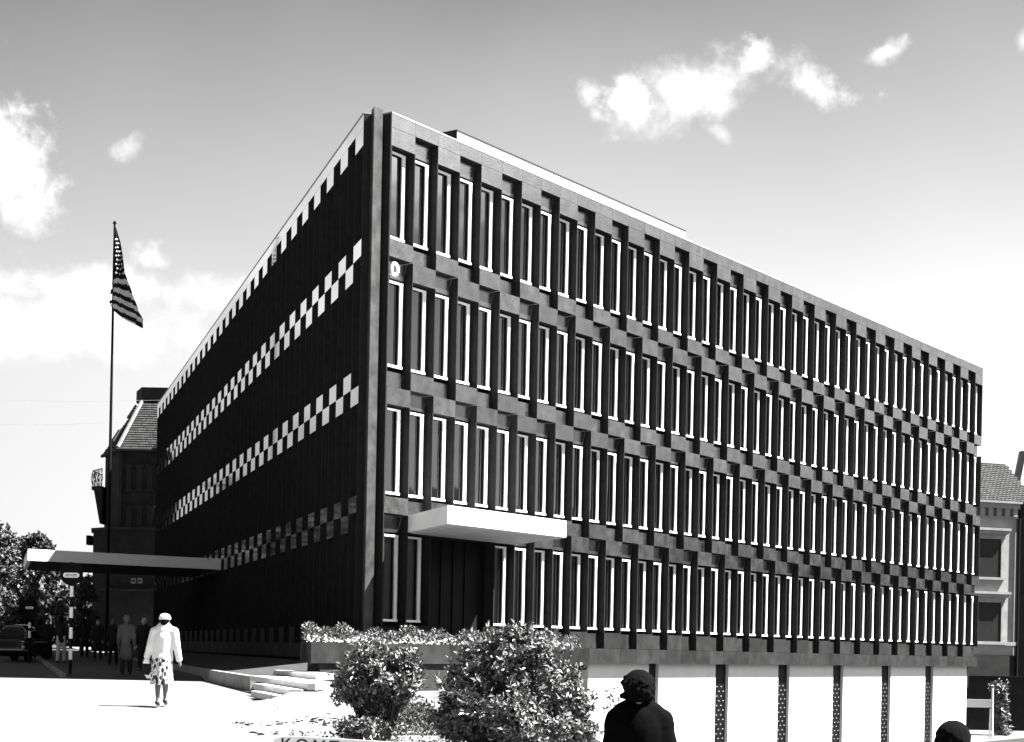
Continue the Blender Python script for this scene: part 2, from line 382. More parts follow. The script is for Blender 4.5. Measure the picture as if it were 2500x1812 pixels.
# windows: glass pane with its white box frame
def window_glass(m, P, k, z1, z0):
    a, b = (k+.1, k+.9) if P is PR else (k+.9, k+.1)
    t1, t2 = random.uniform(-.006, .006), random.uniform(-.006, .006); f = -.305; za, zb = z0+.08, z1-.06
    m.hexa([P(a, f+t1, za), P(b, f-t1, za), P(b, -.36, za), P(a, -.36, za), P(a, f+t1+t2, zb), P(b, f-t1+t2, zb), P(b, -.36, zb), P(a, -.36, zb)])
def window_frame(m, P, k, z1, z0):
    a, b = z0+.095, z1-.055; f = -D-.005; bk = -.255
    l, r = k+.04, k+.865
    fbox(m, P, l, k+.19, bk, f, a+.06, b-.055); fbox(m, P, k+.74, r, bk, f, a+.06, b-.055)
    fbox(m, P, l, r, bk, f+.03, a, a+.06); fbox(m, P, l, r, bk, f+.004, b-.055, b)
def reveal_shade_strips(m, P, k, z1, z0):  # dark strips behind the white frame, painting the shade of the reveal
    a, b = z0+.095, z1-.055; bk = -.312; f = -.2555; l, r = k+.045, k+.86
    fbox(m, P, l, k+.185, bk, f, a+.06, b-.05); fbox(m, P, k+.745, r, bk, f, a+.06, b-.05)
    fbox(m, P, l, r, bk, f, a+.005, a+.06); fbox(m, P, l, r, bk, f, b-.05, b-.005)
rest_s = MB()
rest_g = MB(); nwin = 0
rest_f = MB()
for i, (z1, z0) in enumerate(ZONES):
    for k in range(NR):
        if i == 3 and k in ENTR: continue
        if k < 26 and nwin < 100:
            w = MB(); window_glass(w, PR, k, z1, z0); wo_ = w.build('window', MAT['glass'], EMB)
            f = MB(); window_frame(f, PR, k, z1, z0); f.build('frame', MAT['white'], wo_); nwin += 1
            f = MB(); reveal_shade_strips(f, PR, k, z1, z0); f.build('shade_reveal', MAT['dark'], wo_)
        else:
            window_glass(rest_g, PR, k, z1, z0); window_frame(rest_f, PR, k, z1, z0); reveal_shade_strips(rest_s, PR, k, z1, z0)
    for k in range(NL):
        window_glass(rest_g, PL, k, z1, z0)
wo_ = rest_g.build('window', MAT['glass'], EMB); wo_['kind'] = 'stuff'
rest_f.build('frame', MAT['white'], wo_); rest_s.build('shade_reveal', MAT['dark'], wo_)
# entrance: dark glazed doors behind the canopy
m = MB(); fbox(m, PR, 2.05, 4.95, -.419, -.39, -.3, 3.0); dr = m.build('entrance_door', MAT['signblack'], EMB)
m = MB()
for k in (2.02, 2.95, 3.5, 4.05, 4.95): fbox(m, PR, k, k+.03, -.389, -.35, -.3, 3.0)
m.build('door_frame', MAT['signblack'], dr)
# canopies: white slabs set on the slant of the opposite facade
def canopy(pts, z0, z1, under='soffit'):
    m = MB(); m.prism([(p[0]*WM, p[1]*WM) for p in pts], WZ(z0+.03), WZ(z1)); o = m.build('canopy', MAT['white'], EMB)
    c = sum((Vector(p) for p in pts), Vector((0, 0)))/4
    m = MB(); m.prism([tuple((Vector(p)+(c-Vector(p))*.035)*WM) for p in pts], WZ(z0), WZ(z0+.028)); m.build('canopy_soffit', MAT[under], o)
    return o
back0, back1 = cR+dR*1.0+nR*.004, cR+dR*6.0+nR*.004
out = Vector((1.197, -3.45))
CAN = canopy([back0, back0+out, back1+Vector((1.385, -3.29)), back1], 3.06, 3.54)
for k in range(4):
    q = back0+out*(.2+.2*k)+dR*.45; m = MB(); m.lathe((q.x*WM, q.y*WM, WZ(3.058)-.02), [(.1, 0), (.1, .018)], 14); m.build('downlight', MAT['lamp'], CAN)
fl = Vector((-18.9, 64.7)); fr = cL+dL*26.9+nL*.004; far = fl+dL*8.6
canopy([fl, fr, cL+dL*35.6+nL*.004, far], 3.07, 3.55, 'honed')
# basement storey under the overhang: white panels between dark grilles
m = MB(); zb0, zb1 = -5.6, BASE[2]-.004
rec = -.27
def kx(px, py):
    """k on the recessed basement plane for a pixel column"""
    d = at(px, py, 1.0)-Vector((0, 0, EYE)); c0 = cR+nR*rec
    # (c0+dR k) x d = 0
    return (c0.y*d.x-c0.x*d.y)/(dR.x*d.y-dR.y*d.x)
op = [(kx(a, 1690), kx(b, 1690)) for a, b in ((1583, 1607), (1746, 1778), (1899, 1927), (2033, 2058), (2151.5, 2174), (2258, 2278))]
op[0] = (op[1][0]-(op[2][0]-op[1][0]), op[1][1]-(op[2][1]-op[1][1])) if op[0][0] < 0 else op[0]
ks = [4.0]+[v for o in op for v in o]+[kx(2359.5, 1690)]
for a, b in zip(ks[0::2], ks[1::2]): fbox(m, PR, a, b, BK-.6, rec, zb0, zb1)
m.build('basement_wall', MAT['white_wall'], EMB)
for a, b in op:
    m = MB(); fbox(m, PR, a+.002, b-.002, BK-.4, rec-.12, zb0, zb1); gr = m.build('grille', MAT['grille'], EMB)
    m = MB()
    z = -1.2; j = 0
    while z > -4.6:
        for i in range(3 if j % 2 else 2):
            kk = a+(b-a)*((.5+i)/3 if j % 2 else (1+i)/3); fbox(m, PR, kk-.045, kk+.045, rec-.119, rec-.112, z, z+.03)
        z -= .17; j += 1
    m.build('grille_slots', MAT['stucco_trim'], gr)
# white ring hanging in the upper left bay
m = MB(); c = PR(.19, .03, 9.98)
ring = [];
for k in range(25):
    a = 2*math.pi*k/24; q = PR(.19+.13*math.cos(a), .04, 9.98+.155*math.sin(a)); ring.append(q)
m.tube(ring, .045, 8, cap=False)
tag(m.build('wreath', MAT['white'], loc=c), 'white oval ring hanging on the facade beside the corner pilaster', 'wreath')

# ------------------------------------------------------------------ terrace, planter, steps, kerbs
def quadw(pts): return [(p[0]*WM, p[1]*WM) for p in pts]
pf0 = Vector((-4.35, 36.0)); pf1 = pf0+dR*11.2; back = dL
PLN = empty('planter', (pf0.x*WM, pf0.y*WM, WZ(-.96)), 'long grey granite planter wall in front of the entrance', 'planter')
m = MB(); n = 9
for i in range(n):
    a, b = pf0+dR*(11.2*i/n+.006), pf0+dR*(11.2*(i+1)/n-.006)
    m.prism(quadw([a, b, b+back*.3, a+back*.3]), WZ(-.378), WZ(.085))
m.build('rim', MAT['stone_base'], PLN)
m = MB(); a = pf0+dR*.33+back*.1; b = pf1+back*.1; m.prism(quadw([a, b, b+back*1.2, a+back*1.2]), WZ(-1.6), WZ(-.382)); m.build('plinth', MAT['rough_stone'], PLN)
m = MB(); a = pf0+back*.305; b = pf1+back*.305; m.prism(quadw([a, b, b+back*1.0, a+back*1.0]), WZ(-.378), WZ(.03)); m.build('soil', MAT['soil'], PLN)
m = MB(); a = pf0+back*.31-dR*.02; m.prism(quadw([pf0+back*.31, pf0+back*.31+dR*.1, pf0+back*1.3+dR*.1, pf0+back*1.3]), WZ(-.37), WZ(.086)); m.build('end_wall', MAT['honed'], PLN)
# terrace slab behind the planter
m = MB(); tq = [pf0+back*1.32+dR*.4, pf1+back*1.32, cR+dR*9+nR*.02, cR+dR*0+nR*.02, cL+nL*1.2]
m.prism(quadw(tq), WZ(-1.6), WZ(-.43)); struct(m.build('terrace', MAT['shade_dark_asphalt']))
# steps
STP = empty('stone_steps', PW(-4.2, 30, -1.1), 'four pale stone steps rising toward the granite planter', 'steps')
sc = [(-3.50, 30.9, -.56, 13.0, .9), (-3.66, 30, -.684, 13, .85), (-3.97, 30, -.80, 6.0, .7), (-4.23, 30, -.915, 5.6, .7)]
corners = [(Vector((-3.92, 33.3)), -.575, 5.2, 8.6), (Vector((-3.66, 30)), -.684, 7.0, 0), (Vector((-3.97, 30)), -.80, 4.5, 0), (Vector((-4.23, 30)), -.915, 3.1, 0)]
for (c0, z, ln, _), ew in zip(corners, (.02, .13, .2, .2)):
    m = MB(); e = c0+dL*ln; q = c0+Vector((ew, .0))
    m.prism(quadw([c0, q, q+Vector((.2, 1.3)), q+Vector((.25, 1.3))+dL*max(.6, ln-2.2), e]), WZ(z-.118), WZ(z)); m.build('step', MAT['step'], STP)
# bank of pale earth below the step ends
m = MB(); A = [(-4.05, 30.3), (-3.2, 30.3), (-2.6, 36), (-4.8, 36)]
# kerb and raised bed along the shaded facade
k0 = Vector((-3.66, 30))+dL*7.02
for i in range(14):
    a, b = k0+dL*(i*4+.01), k0+dL*(i*4+3.99)
    if i == 0: kb = MB()
    o = .17; ins = Vector((.954, .299))
    za, zb = -.70+.004*i*2, -.70+.004*(i+1)*2
    kb.prism(quadw([a, b, b+ins*o, a+ins*o]), WZ(-1.3), [WZ(za), WZ(zb), WZ(zb), WZ(za)])
struct(kb.build('kerb', MAT['kerb']))
m = MB(); a = k0+ins*.172-dL*1; b = k0+dL*56+ins*.172
m.prism(quadw([a, b, b+ins*2.6, a+ins*2.6]), WZ(-1.3), [WZ(-.74), WZ(-.63), WZ(-.40), WZ(-.40)]); struct(m.build('planting_strip', MAT['soil']))
tufts = MB()
# street coloured dark for shade from the building's shadow edge on, with its kerb on the far side
def sheet(poly_fn, name, m, off):
    pass
rl0 = Vector((-12.5, 46.2)); rdir = dL
def strip(x_of_y0, x_of_y1, ys, off, name, m, nx=8):
    b = MB(); 
    for y in ys:
        x0, x1 = x_of_y0(y), x_of_y1(y)
        for i in range(nx+1):
            x = x0+(x1-x0)*i/nx; b.v.append((x, y, gz(x, y)+(off if y > ys[0]+.1 else .004)))
    for j in range(len(ys)-1):
        for i in range(nx): o = j*(nx+1)+i; b.f.append((o, o+1, o+nx+2, o+nx+1))
    return struct(b.build(name, m))
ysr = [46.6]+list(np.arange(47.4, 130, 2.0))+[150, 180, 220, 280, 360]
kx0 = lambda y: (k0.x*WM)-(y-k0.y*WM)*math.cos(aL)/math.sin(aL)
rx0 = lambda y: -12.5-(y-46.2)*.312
strip(lambda y: -75, lambda y: rx0(y), ysr, .012, 'road', MAT['shade_dark_asphalt'], 30)
strip(lambda y: rx0(y)+.16, lambda y: kx0(y)-.01, ysr, .10, 'pavement', MAT['shade_dark_asphalt'], 8)
def right_street():
    b = MB(); ys = list(np.arange(10, 130, 3.0)); nx = 16
    for y in ys:
        x0 = max(.075*y, 2.0) if y < 46 else (cR.x+.577*(y/WM-cR.y)/.8166)*WM+.6
        for i in range(nx+1): x = x0+(70-x0)*(i/nx)**2; b.v.append((x, y, gz(x, y)+.012))
    for j in range(len(ys)-1):
        for i in range(nx): o = j*(nx+1)+i; b.f.append((o, o+1, o+nx+2, o+nx+1))
    struct(b.build('road', MAT['tar']))
right_street()
kb = MB()
for y in np.arange(46.9, 110, 2.0):
    y2 = y+1.98; kb.prism([(rx0(y), y), (rx0(y)+.155, y), (rx0(y2)+.155, y2), (rx0(y2), y2)], gz(rx0(y), y)-.1, gz(rx0(y), y)+.115)
struct(kb.build('kerb', MAT['kerb']))

# ------------------------------------------------------------------ foliage
def leaves(mb_v, mb_f, c, nrm, ln, wd, axis):
    """one folded leaf: 4 points"""
def leaf_mesh(P, A, Nn, ln, wd):
    """P base points, A axis dirs, Nn normals -> verts, faces"""
    A = A/np.linalg.norm(A, axis=1, keepdims=True)
    S = np.cross(A, Nn); S /= np.linalg.norm(S, axis=1, keepdims=True)+1e-9
    U = np.cross(S, A); ln = ln[:, None]; wd = wd[:, None]
    v = np.stack([P, P+A*ln*.45+S*wd*.5+U*wd*.15, P+A*ln*.98-U*ln*.12, P+A*ln*.45-S*wd*.5+U*wd*.15], 1).reshape(-1, 3)
    n = len(P); f = np.arange(n*4).reshape(n, 4)
    return v, f
def np_obj(name, v, f, m, parent=None, loc=None):
    me = bpy.data.meshes.new(name)
    if loc is None: loc = parent_loc(parent) if parent is not None else Vector((0, 0, 0)); set_loc = False
    else: set_loc = True
    me.from_pydata((v-np.array(loc)).tolist(), [], f.tolist()); me.update(); me.materials.append(m)
    o = bpy.data.objects.new(name, me); C.objects.link(o)
    if set_loc: o.location = loc
    if parent is not None: o.parent = parent
    return o
def rand_dir(n):
    d = rng.normal(size=(n, 3)); return d/np.linalg.norm(d, axis=1, keepdims=True)
def shoots(center, rad, nshoot, per, llen, up=.5, shape=None, lobes=None):
    P, A, Nn = [], [], []
    tw = []
    for i in range(nshoot):
        d = rand_dir(1)[0]; d[2] = d[2]*.8+.15
        if lobes is not None:
            lc, lr = lobes[rng.integers(len(lobes))]
        else: lc, lr = center, rad
        r = rng.uniform(.6, 1.12) if rng.random() < .8 else rng.uniform(1.1, 1.5)
        tip = np.array(lc)+d*np.array(lr)*r
        root = np.array(lc)+d*np.array(lr)*rng.uniform(.3, .5)
        g = d*.7+np.array([0, 0, up])+rng.normal(size=3)*.25; g /= np.linalg.norm(g)
        tip2 = tip+g*llen*1.2
        tw.append((root, tip2))
        n = rng.poisson(per*(1 if r < 1.1 else .6))
        for j in range(n):
            t = rng.uniform(.15, 1)**.7; p = root+(tip2-root)*t+rng.normal(size=3)*llen*.25
            a = g*rng.uniform(.1, .9)+rand_dir(1)[0]*.9; a[2] += .1
            P.append(p); A.append(a); nn = np.array([0, 0, 1.0])*.35+rand_dir(1)[0]*.35+d; Nn.append(nn)
    if lobes is not None:      # leaves deep inside the crown
        for i in range(nshoot*per//2):
            lc, lr = lobes[rng.integers(len(lobes))]; d = rand_dir(1)[0]; P.append(np.array(lc)+d*np.array(lr)*rng.uniform(.1, .78)); A.append(rand_dir(1)[0]); Nn.append(rand_dir(1)[0]+d)
    return np.array(P), np.array(A), np.array(Nn), tw
def shrub(loc, lobes, nshoot, per, llen, label, name='shrub'):
    e = empty(name, loc, label, 'shrub')
    P, A, Nn, tw = shoots(None, None, nshoot, per, llen, lobes=lobes)
    keep = P[:, 2] > gz(loc[0], loc[1])+.02; P, A, Nn = P[keep], A[keep], Nn[keep]
    ln = rng.uniform(.75, 1.3, len(P))*llen; v, f = leaf_mesh(P, A, Nn, ln, ln*rng.uniform(.42, .58, len(P)))
    np_obj('foliage', v, f, MAT['leaf'], e)
    m = MB()
    for r, tp in tw[::3]:
        b = Vector(loc)+Vector((rng.normal()*.06, rng.normal()*.06, -.1)); mid = (b*.45+Vector(r)*.55)+Vector((0, 0, -.05))
        m.tube([b, mid, Vector(r), Vector(tp)], [.022, .014, .008, .003], 5)
    m.build('branches', MAT['bark'], e); return e
def px_lobe(px, py, Y, rpx, rpy, dy=0):
    c = at(px, py, Y+dy); return (tuple(c), (rpx/FPX*Y, max(rpx, rpy)/FPX*Y*.9, rpy/FPX*Y))
YB = 21.5
g1 = at(925, 1830, YB); 
shrub((g1.x, YB, gz(g1.x, YB)), [px_lobe(915, 1660, YB, 75, 55), px_lobe(870, 1690, YB, 52, 48), px_lobe(975, 1680, YB, 55, 50), px_lobe(930, 1720, YB, 70, 45, .2), px_lobe(905, 1615, YB, 38, 30), px_lobe(985, 1625, YB, 22, 28), px_lobe(925, 1775, YB, 32, 45), px_lobe(880, 1790, YB, 40, 22, -.3)], 820, 18, .07,
      'smaller round leafy shrub in front of the granite planter')
g2 = at(1250, 1840, YB-1)
shrub((g2.x, YB-1, gz(g2.x, YB-1)), [px_lobe(1250, 1640, YB-1, 110, 75), px_lobe(1150, 1700, YB-1, 60, 70), px_lobe(1340, 1700, YB-1, 75, 80), px_lobe(1235, 1730, YB-1, 120, 75, -.3), px_lobe(1300, 1785, YB-1, 110, 50, -.3), px_lobe(1120, 1765, YB-1, 55, 60), px_lobe(1260, 1585, YB-1, 75, 40), px_lobe(1180, 1615, YB-1, 40, 25), px_lobe(1385, 1740, YB-1, 50, 55), px_lobe(1410, 1795, YB-1, 35, 22)], 1700, 19, .074,
      'largest leafy shrub at the bottom centre beside the dark-suited person')
# thin sapling between the large shrub and the near person
def sapling(px, Y, tops, label):
    b = at(px, 1850, Y); base = (b.x, Y, gz(b.x, Y)); e = empty('sapling', base, label, 'plant'); m = MB(); P = []; A = []; Nn = []
    for (x, y, k) in tops:
        tp = at(x, y, Y); m.tube([base, (Vector(base)+tp)/2+Vector((.03, 0, .05)), tp], [.012, .008, .003], 5)
        for j in range(k):
            t = rng.uniform(-.12, .05); p = np.array(tp)+np.array([rng.normal()*.045, rng.normal()*.04, t*1.4])
            P.append(p); A.append(rand_dir(1)[0]+[0, 0, -.1]); Nn.append(rand_dir(1)[0]+[0, 0, .6])
    P, A, Nn = map(np.array, (P, A, Nn)); ln = rng.uniform(.8, 1.3, len(P))*.06
    v, f = leaf_mesh(P, A, Nn, ln, ln*.5); np_obj('foliage', v, f, MAT['leaf'], e); m.build('stem', MAT['bark'], e)
sapling(1492, 19.5, [(1490, 1678, 26), (1497, 1712, 26), (1484, 1735, 10)], 'thin leafy sapling between the largest shrub and the dark-suited person')
# hedge and flowers in the planter
def hedge():
    n = 7500; t = rng.uniform(0, 11.0, n); d = rng.uniform(.35, 1.25, n)
    hgt = .03+.30+.1*np.sin(t*2.1)*.5+.07*np.sin(t*5.3+1)+.05*np.sin(t*11)
    z = .03+(hgt)*rng.uniform(.05, 1.05, n)**.6
    base = np.array([pf0.x, pf0.y]); P = np.zeros((n, 3))
    P[:, :2] = (base+t[:, None]*np.array(dR)+d[:, None]*np.array(dL))*WM; P[:, 2] = z*WM+EYE
    A = rand_dir(n)+[0, 0, .8]; Nn = rand_dir(n)+[0, 0, .5]; ln = rng.uniform(.7, 1.3, n)*.085
    v, f = leaf_mesh(P, A, Nn, ln, ln*.5); o = np_obj('hedge_plants', v, f, MAT['hedge'], loc=(pf0.x*WM, pf0.y*WM, WZ(.03)))
    tag(o, 'dense leafy bedding plants along the top of the granite planter', 'hedge', kind='stuff')
    n = 520; t = np.where(rng.random(n) < .75, rng.uniform(-.05, 5.5, n), rng.uniform(0, 11, n)); d = rng.uniform(.3, .55, n); P = np.zeros((n, 3))
    P[:, :2] = (base+t[:, None]*np.array(dR)+d[:, None]*np.array(dL))*WM; P[:, 2] = (.085+rng.uniform(0, .17, n)*(.6+.4*np.sin(t*4)))*WM+EYE
    A = rand_dir(n)+[.3, -.3, .5]; Nn = rand_dir(n)*.6+[.5, -.6, .5]; ln = rng.uniform(.6, 1.4, n)*.075
    v, f = leaf_mesh(P, A, Nn, ln, ln*.9); o = np_obj('flowers', v, f, MAT['flower'], loc=(pf0.x*WM, pf0.y*WM, WZ(.09)))
    tag(o, 'small white flowers along the front rim of the planter', 'flowers', kind='stuff')
hedge()
# dry grass mound and low ground cover between the shrubs
def mound():
    c = at(1010, 1800, 24); gx, gy = c.x, 24
    m = MB(); r = .5; nn = 16
    n = 5200; a = rng.uniform(0, 2*math.pi, n); q = np.sqrt(rng.uniform(0, 1, n)); R = .62
    h = .46*(1-q**2.2)
    P = np.stack([gx+R*q*np.cos(a), gy+R*q*np.sin(a), gz(gx, gy)+h*rng.uniform(.6, 1, n)], 1)
    A = rand_dir(n)+[0, 0, .7]; Nn = rand_dir(n)+[.2, -.2, .6]; ln = rng.uniform(.6, 1.3, n)*.055
    v, f = leaf_mesh(P, A, Nn, ln, ln*.42); o = np_obj('grass_tussock', v, f, MAT['grass'], loc=(gx, gy, gz(gx, gy)))
    tag(o, 'pale tussock of dry grass between the two leafy shrubs', 'grass', kind='stuff')
    # creeping plants on the ground at the lower edge
    n = 1800; px = rng.uniform(700, 1480, n); Y = rng.uniform(20.3, 22.6, n); P = np.array([[at(p, 1800, y).x, y, 0] for p, y in zip(px, Y)])
    keep = rng.random(n) < .35+.65*np.sin(P[:, 0]*4+1)**2; P = P[keep]
    P[:, 2] = [gz(x, y)+rng.uniform(0, .13) for x, y, _ in P]
    n = len(P); A = rand_dir(n)+[0, 0, .3]; Nn = rand_dir(n)+[0, 0, .9]; ln = rng.uniform(.6, 1.4, n)*.055
    v, f = leaf_mesh(P, A, Nn, ln, ln*.55); o = np_obj('ground_cover', v, f, MAT['leaf'], loc=(0, 21, gz(0, 21)))
    tag(o, 'low creeping leaves on the ground below the shrubs', 'ground cover', kind='stuff')
    # weeds, clods and rubble on the bare earth
    m = MB()
    for i in range(230):
        px, py = rng.uniform(560, 860), rng.normal(1765, 14)
        if rng.random() < .2: py = rng.uniform(1715, 1800); px = rng.uniform(600, 830)
        Y = 24.0; 
        for _ in range(6):
            h = gz(at(px, py, Y).x, Y); d = at(px, py, 1); sl = (d.z-EYE)
            if sl < -1e-4: Y = .5*Y+.5*min(60, max(15, (h-EYE)/sl))
        p = at(px, py, Y); r = rng.uniform(.006, .03)*rng.uniform(.5, 1)
        m.lathe((p.x, p.y, gz(p.x, p.y)-.01), [(r*1.2, 0), (r, r*.7), (r*.4, r*1.1)], 6, rng.uniform(.8, 2.4), rng.uniform(.6, 1.2))
    o = m.build('rubble', MAT['rubble'], loc=(-3, 24, gz(-3, 24))); tag(o, 'scattered dark clods on the pale ground below the steps', 'rubble', kind='stuff')
    p = at(792, 1762, 25.0); m = MB(); z = gz(p.x, 25)
    m.v += [(p.x-.05, 25, z-.02), (p.x+.06, 24.97, z-.02), (p.x+.05, 25.08, z-.02), (p.x-.04, 25.1, z-.02), (p.x-.01, 25.03, z+.13), (p.x+.03, 25.0, z+.07)]
    m.f += [(0, 1, 5, 4), (1, 2, 5), (2, 3, 4, 5), (3, 0, 4), (3, 2, 1, 0)]
    tag(m.build('rock', MAT['rock'], loc=(p.x, 25, z)), 'small pointed grey stone on the ground below the steps', 'rock')
mound()
# lettered board lying at the bottom edge of the picture
def board():
    Yb = 19.0; p0, p1 = at(668, 1794, Yb), at(960, 1812, Yb)
    e = empty('sign_board', (p0.x, Yb, gz(p0.x, Yb)), 'low white board with dark capital letters at the bottom edge below the steps', 'sign')
    m = MB(); n = 14
    for i in range(n):
        def top(t): return p0.z+(p1.z-p0.z)*t-.05*(1-min(1, t*6))**2
        t0, t1 = i/n, (i+1)/n; x0, x1 = p0.x+(p1.x-p0.x)*t0, p0.x+(p1.x-p0.x)*t1
        zb = gz(x0, Yb)-.05
        m.hexa([(x0, Yb, zb), (x1, Yb, zb), (x1, Yb+.03, zb), (x0, Yb+.03, zb), (x0, Yb, top(t0)), (x1, Yb, top(t1)), (x1, Yb+.03, top(t1)), (x0, Yb+.03, top(t0))])
    m.build('panel', MAT['white'], e)
    cu = bpy.data.curves.new('lettering', 'FONT'); cu.body = 'KOMT'; cu.size = .2; cu.extrude = .003; cu.space_character = 1.35
    o = bpy.data.objects.new('lettering', cu); C.objects.link(o); q = at(684, 1806, Yb)
    o.parent = e; o.location = Vector((q.x, Yb-.006, q.z-.118))-e.location; o.rotation_euler = (math.pi/2, math.radians(2.0), 0)
    cu.materials.append(MAT['signblack'])
    dg = bpy.context.evaluated_depsgraph_get(); me = bpy.data.meshes.new_from_object(o.evaluated_get(dg))
    o2 = bpy.data.objects.new('lettering', me); C.objects.link(o2); o2.parent = e; o2.location = o.location; o2.rotation_euler = o.rotation_euler
    bpy.data.objects.remove(o); o2.name = 'lettering'
board()

# ------------------------------------------------------------------ people
def meta_mesh(name, caps, m, voxel, parent=None, loc=(0, 0, 0), smooth=4, squash=None):
    """union of tapered capsules remeshed to one continuous skin. caps: (p0, p1, r0, r1[, flat])"""
    mb = MB()
    for cp in caps:
        p0, p1, r0, r1 = Vector(cp[0]), Vector(cp[1]), cp[2], cp[3]; fl = cp[4] if len(cp) > 4 else 1.0
        d = p1-p0; L = d.length or 1e-4; d = d/L if L > 1e-3 else Vector((0, 0, 1))
        a = d.cross(Vector((0, 1, 0)) if abs(d.y) < .9 else Vector((1, 0, 0))).normalized(); b = d.cross(a)
        prof = []
        for i in range(1, 7): th = -math.pi/2+math.pi/2*i/6; prof.append((r0*math.cos(th), r0*math.sin(th)))
        for i in range(0, 6): th = math.pi/2*i/6; prof.append((r1*math.cos(th), L+r1*math.sin(th)))
        o = len(mb.v); n = 14
        for r, h in prof:
            for k in range(n):
                t = 2*math.pi*k/n; off = a*math.cos(t)*r+b*math.sin(t)*r; off.y *= fl
                q = p0+d*h+off; mb.v.append(tuple(q))
        for i in range(len(prof)-1):
            for k in range(n): j = (k+1) % n; mb.f.append((o+i*n+k, o+i*n+j, o+(i+1)*n+j, o+(i+1)*n+k))
        mb.f.append(tuple(o+k for k in reversed(range(n)))); mb.f.append(tuple(o+(len(prof)-1)*n+k for k in range(n)))
    o = mb.build(name+'_tmp', m)
    r = o.modifiers.new('r', 'REMESH'); r.mode = 'VOXEL'; r.voxel_size = voxel; r.use_smooth_shade = True
    s = o.modifiers.new('s', 'SMOOTH'); s.factor = .5; s.iterations = smooth
    dg = bpy.context.evaluated_depsgraph_get(); me = bpy.data.meshes.new_from_object(o.evaluated_get(dg)); me.name = name
    bpy.data.objects.remove(o); me.materials.clear(); me.materials.append(m)
    me.polygons.foreach_set('use_smooth', [True]*len(me.polygons))
    ob = bpy.data.objects.new(name, me); C.objects.link(ob)
    if parent is not None: ob.parent = parent
    else: ob.location = loc
    return ob
def hand(w, d, s, side):
    """palm plus five curled fingers; w wrist, d direction down the forearm, side +-1"""
    w = Vector(w); d = Vector(d).normalized(); x = Vector((0, 1, 0)); c = []
    pe = w+d*.085*s; c.append((w, pe, .026*s, .036*s, 1.0))
    for i, (o, l) in enumerate(((-.027, .062), (-.009, .072), (.009, .068), (.026, .052))):
        a = pe+x*o*s+d*.012*s; b = a+d*l*.5*s; e = b+(d*.6+Vector((-side*.55, 0, 0)))*l*.5*s
        c += [(a, b, .011*s, .0095*s), (b, e, .0095*s, .0075*s)]
    t0 = w+d*.03*s+Vector((0, .028*s, 0)); t1 = t0+(d*.6+Vector((0, .6, 0)))*.05*s; c += [(t0, t1, .012*s, .010*s), (t1, t1+d*.03*s, .010*s, .008*s)]
    return c
def head_caps(h, s, back=True):
    """head centre h; face toward +Y (away from the camera) when back"""
    f = 1 if back else -1; h = Vector(h)
    c = [(h+Vector((0, -.02*f, .03))*s, h+Vector((0, .0, .02))*s, .088*s, .085*s), (h+Vector((0, .03*f, -.02))*s, h+Vector((0, .045*f, -.075))*s, .07*s, .05*s),
         (h+Vector((0, -.01*f, -.05))*s, h+Vector((0, -.02*f, -.17))*s, .055*s, .06*s)]
    c.append((h+Vector((0, .09*f, .0))*s, h+Vector((0, .107*f, -.03))*s, .012*s, .017*s))           # nose
    c.append((h+Vector((-.02, .085*f, -.065))*s, h+Vector((.02, .085*f, -.065))*s, .012*s, .012*s))   # lips
    c.append((h+Vector((-.03, .08*f, .025))*s, h+Vector((.03, .08*f, .025))*s, .016*s, .016*s))       # brow
    for sg in (-1, 1): c.append((h+Vector((sg*.082, 0, .0))*s, h+Vector((sg*.086, -.01*f, -.045))*s, .016*s, .012*s))   # ears
    return c
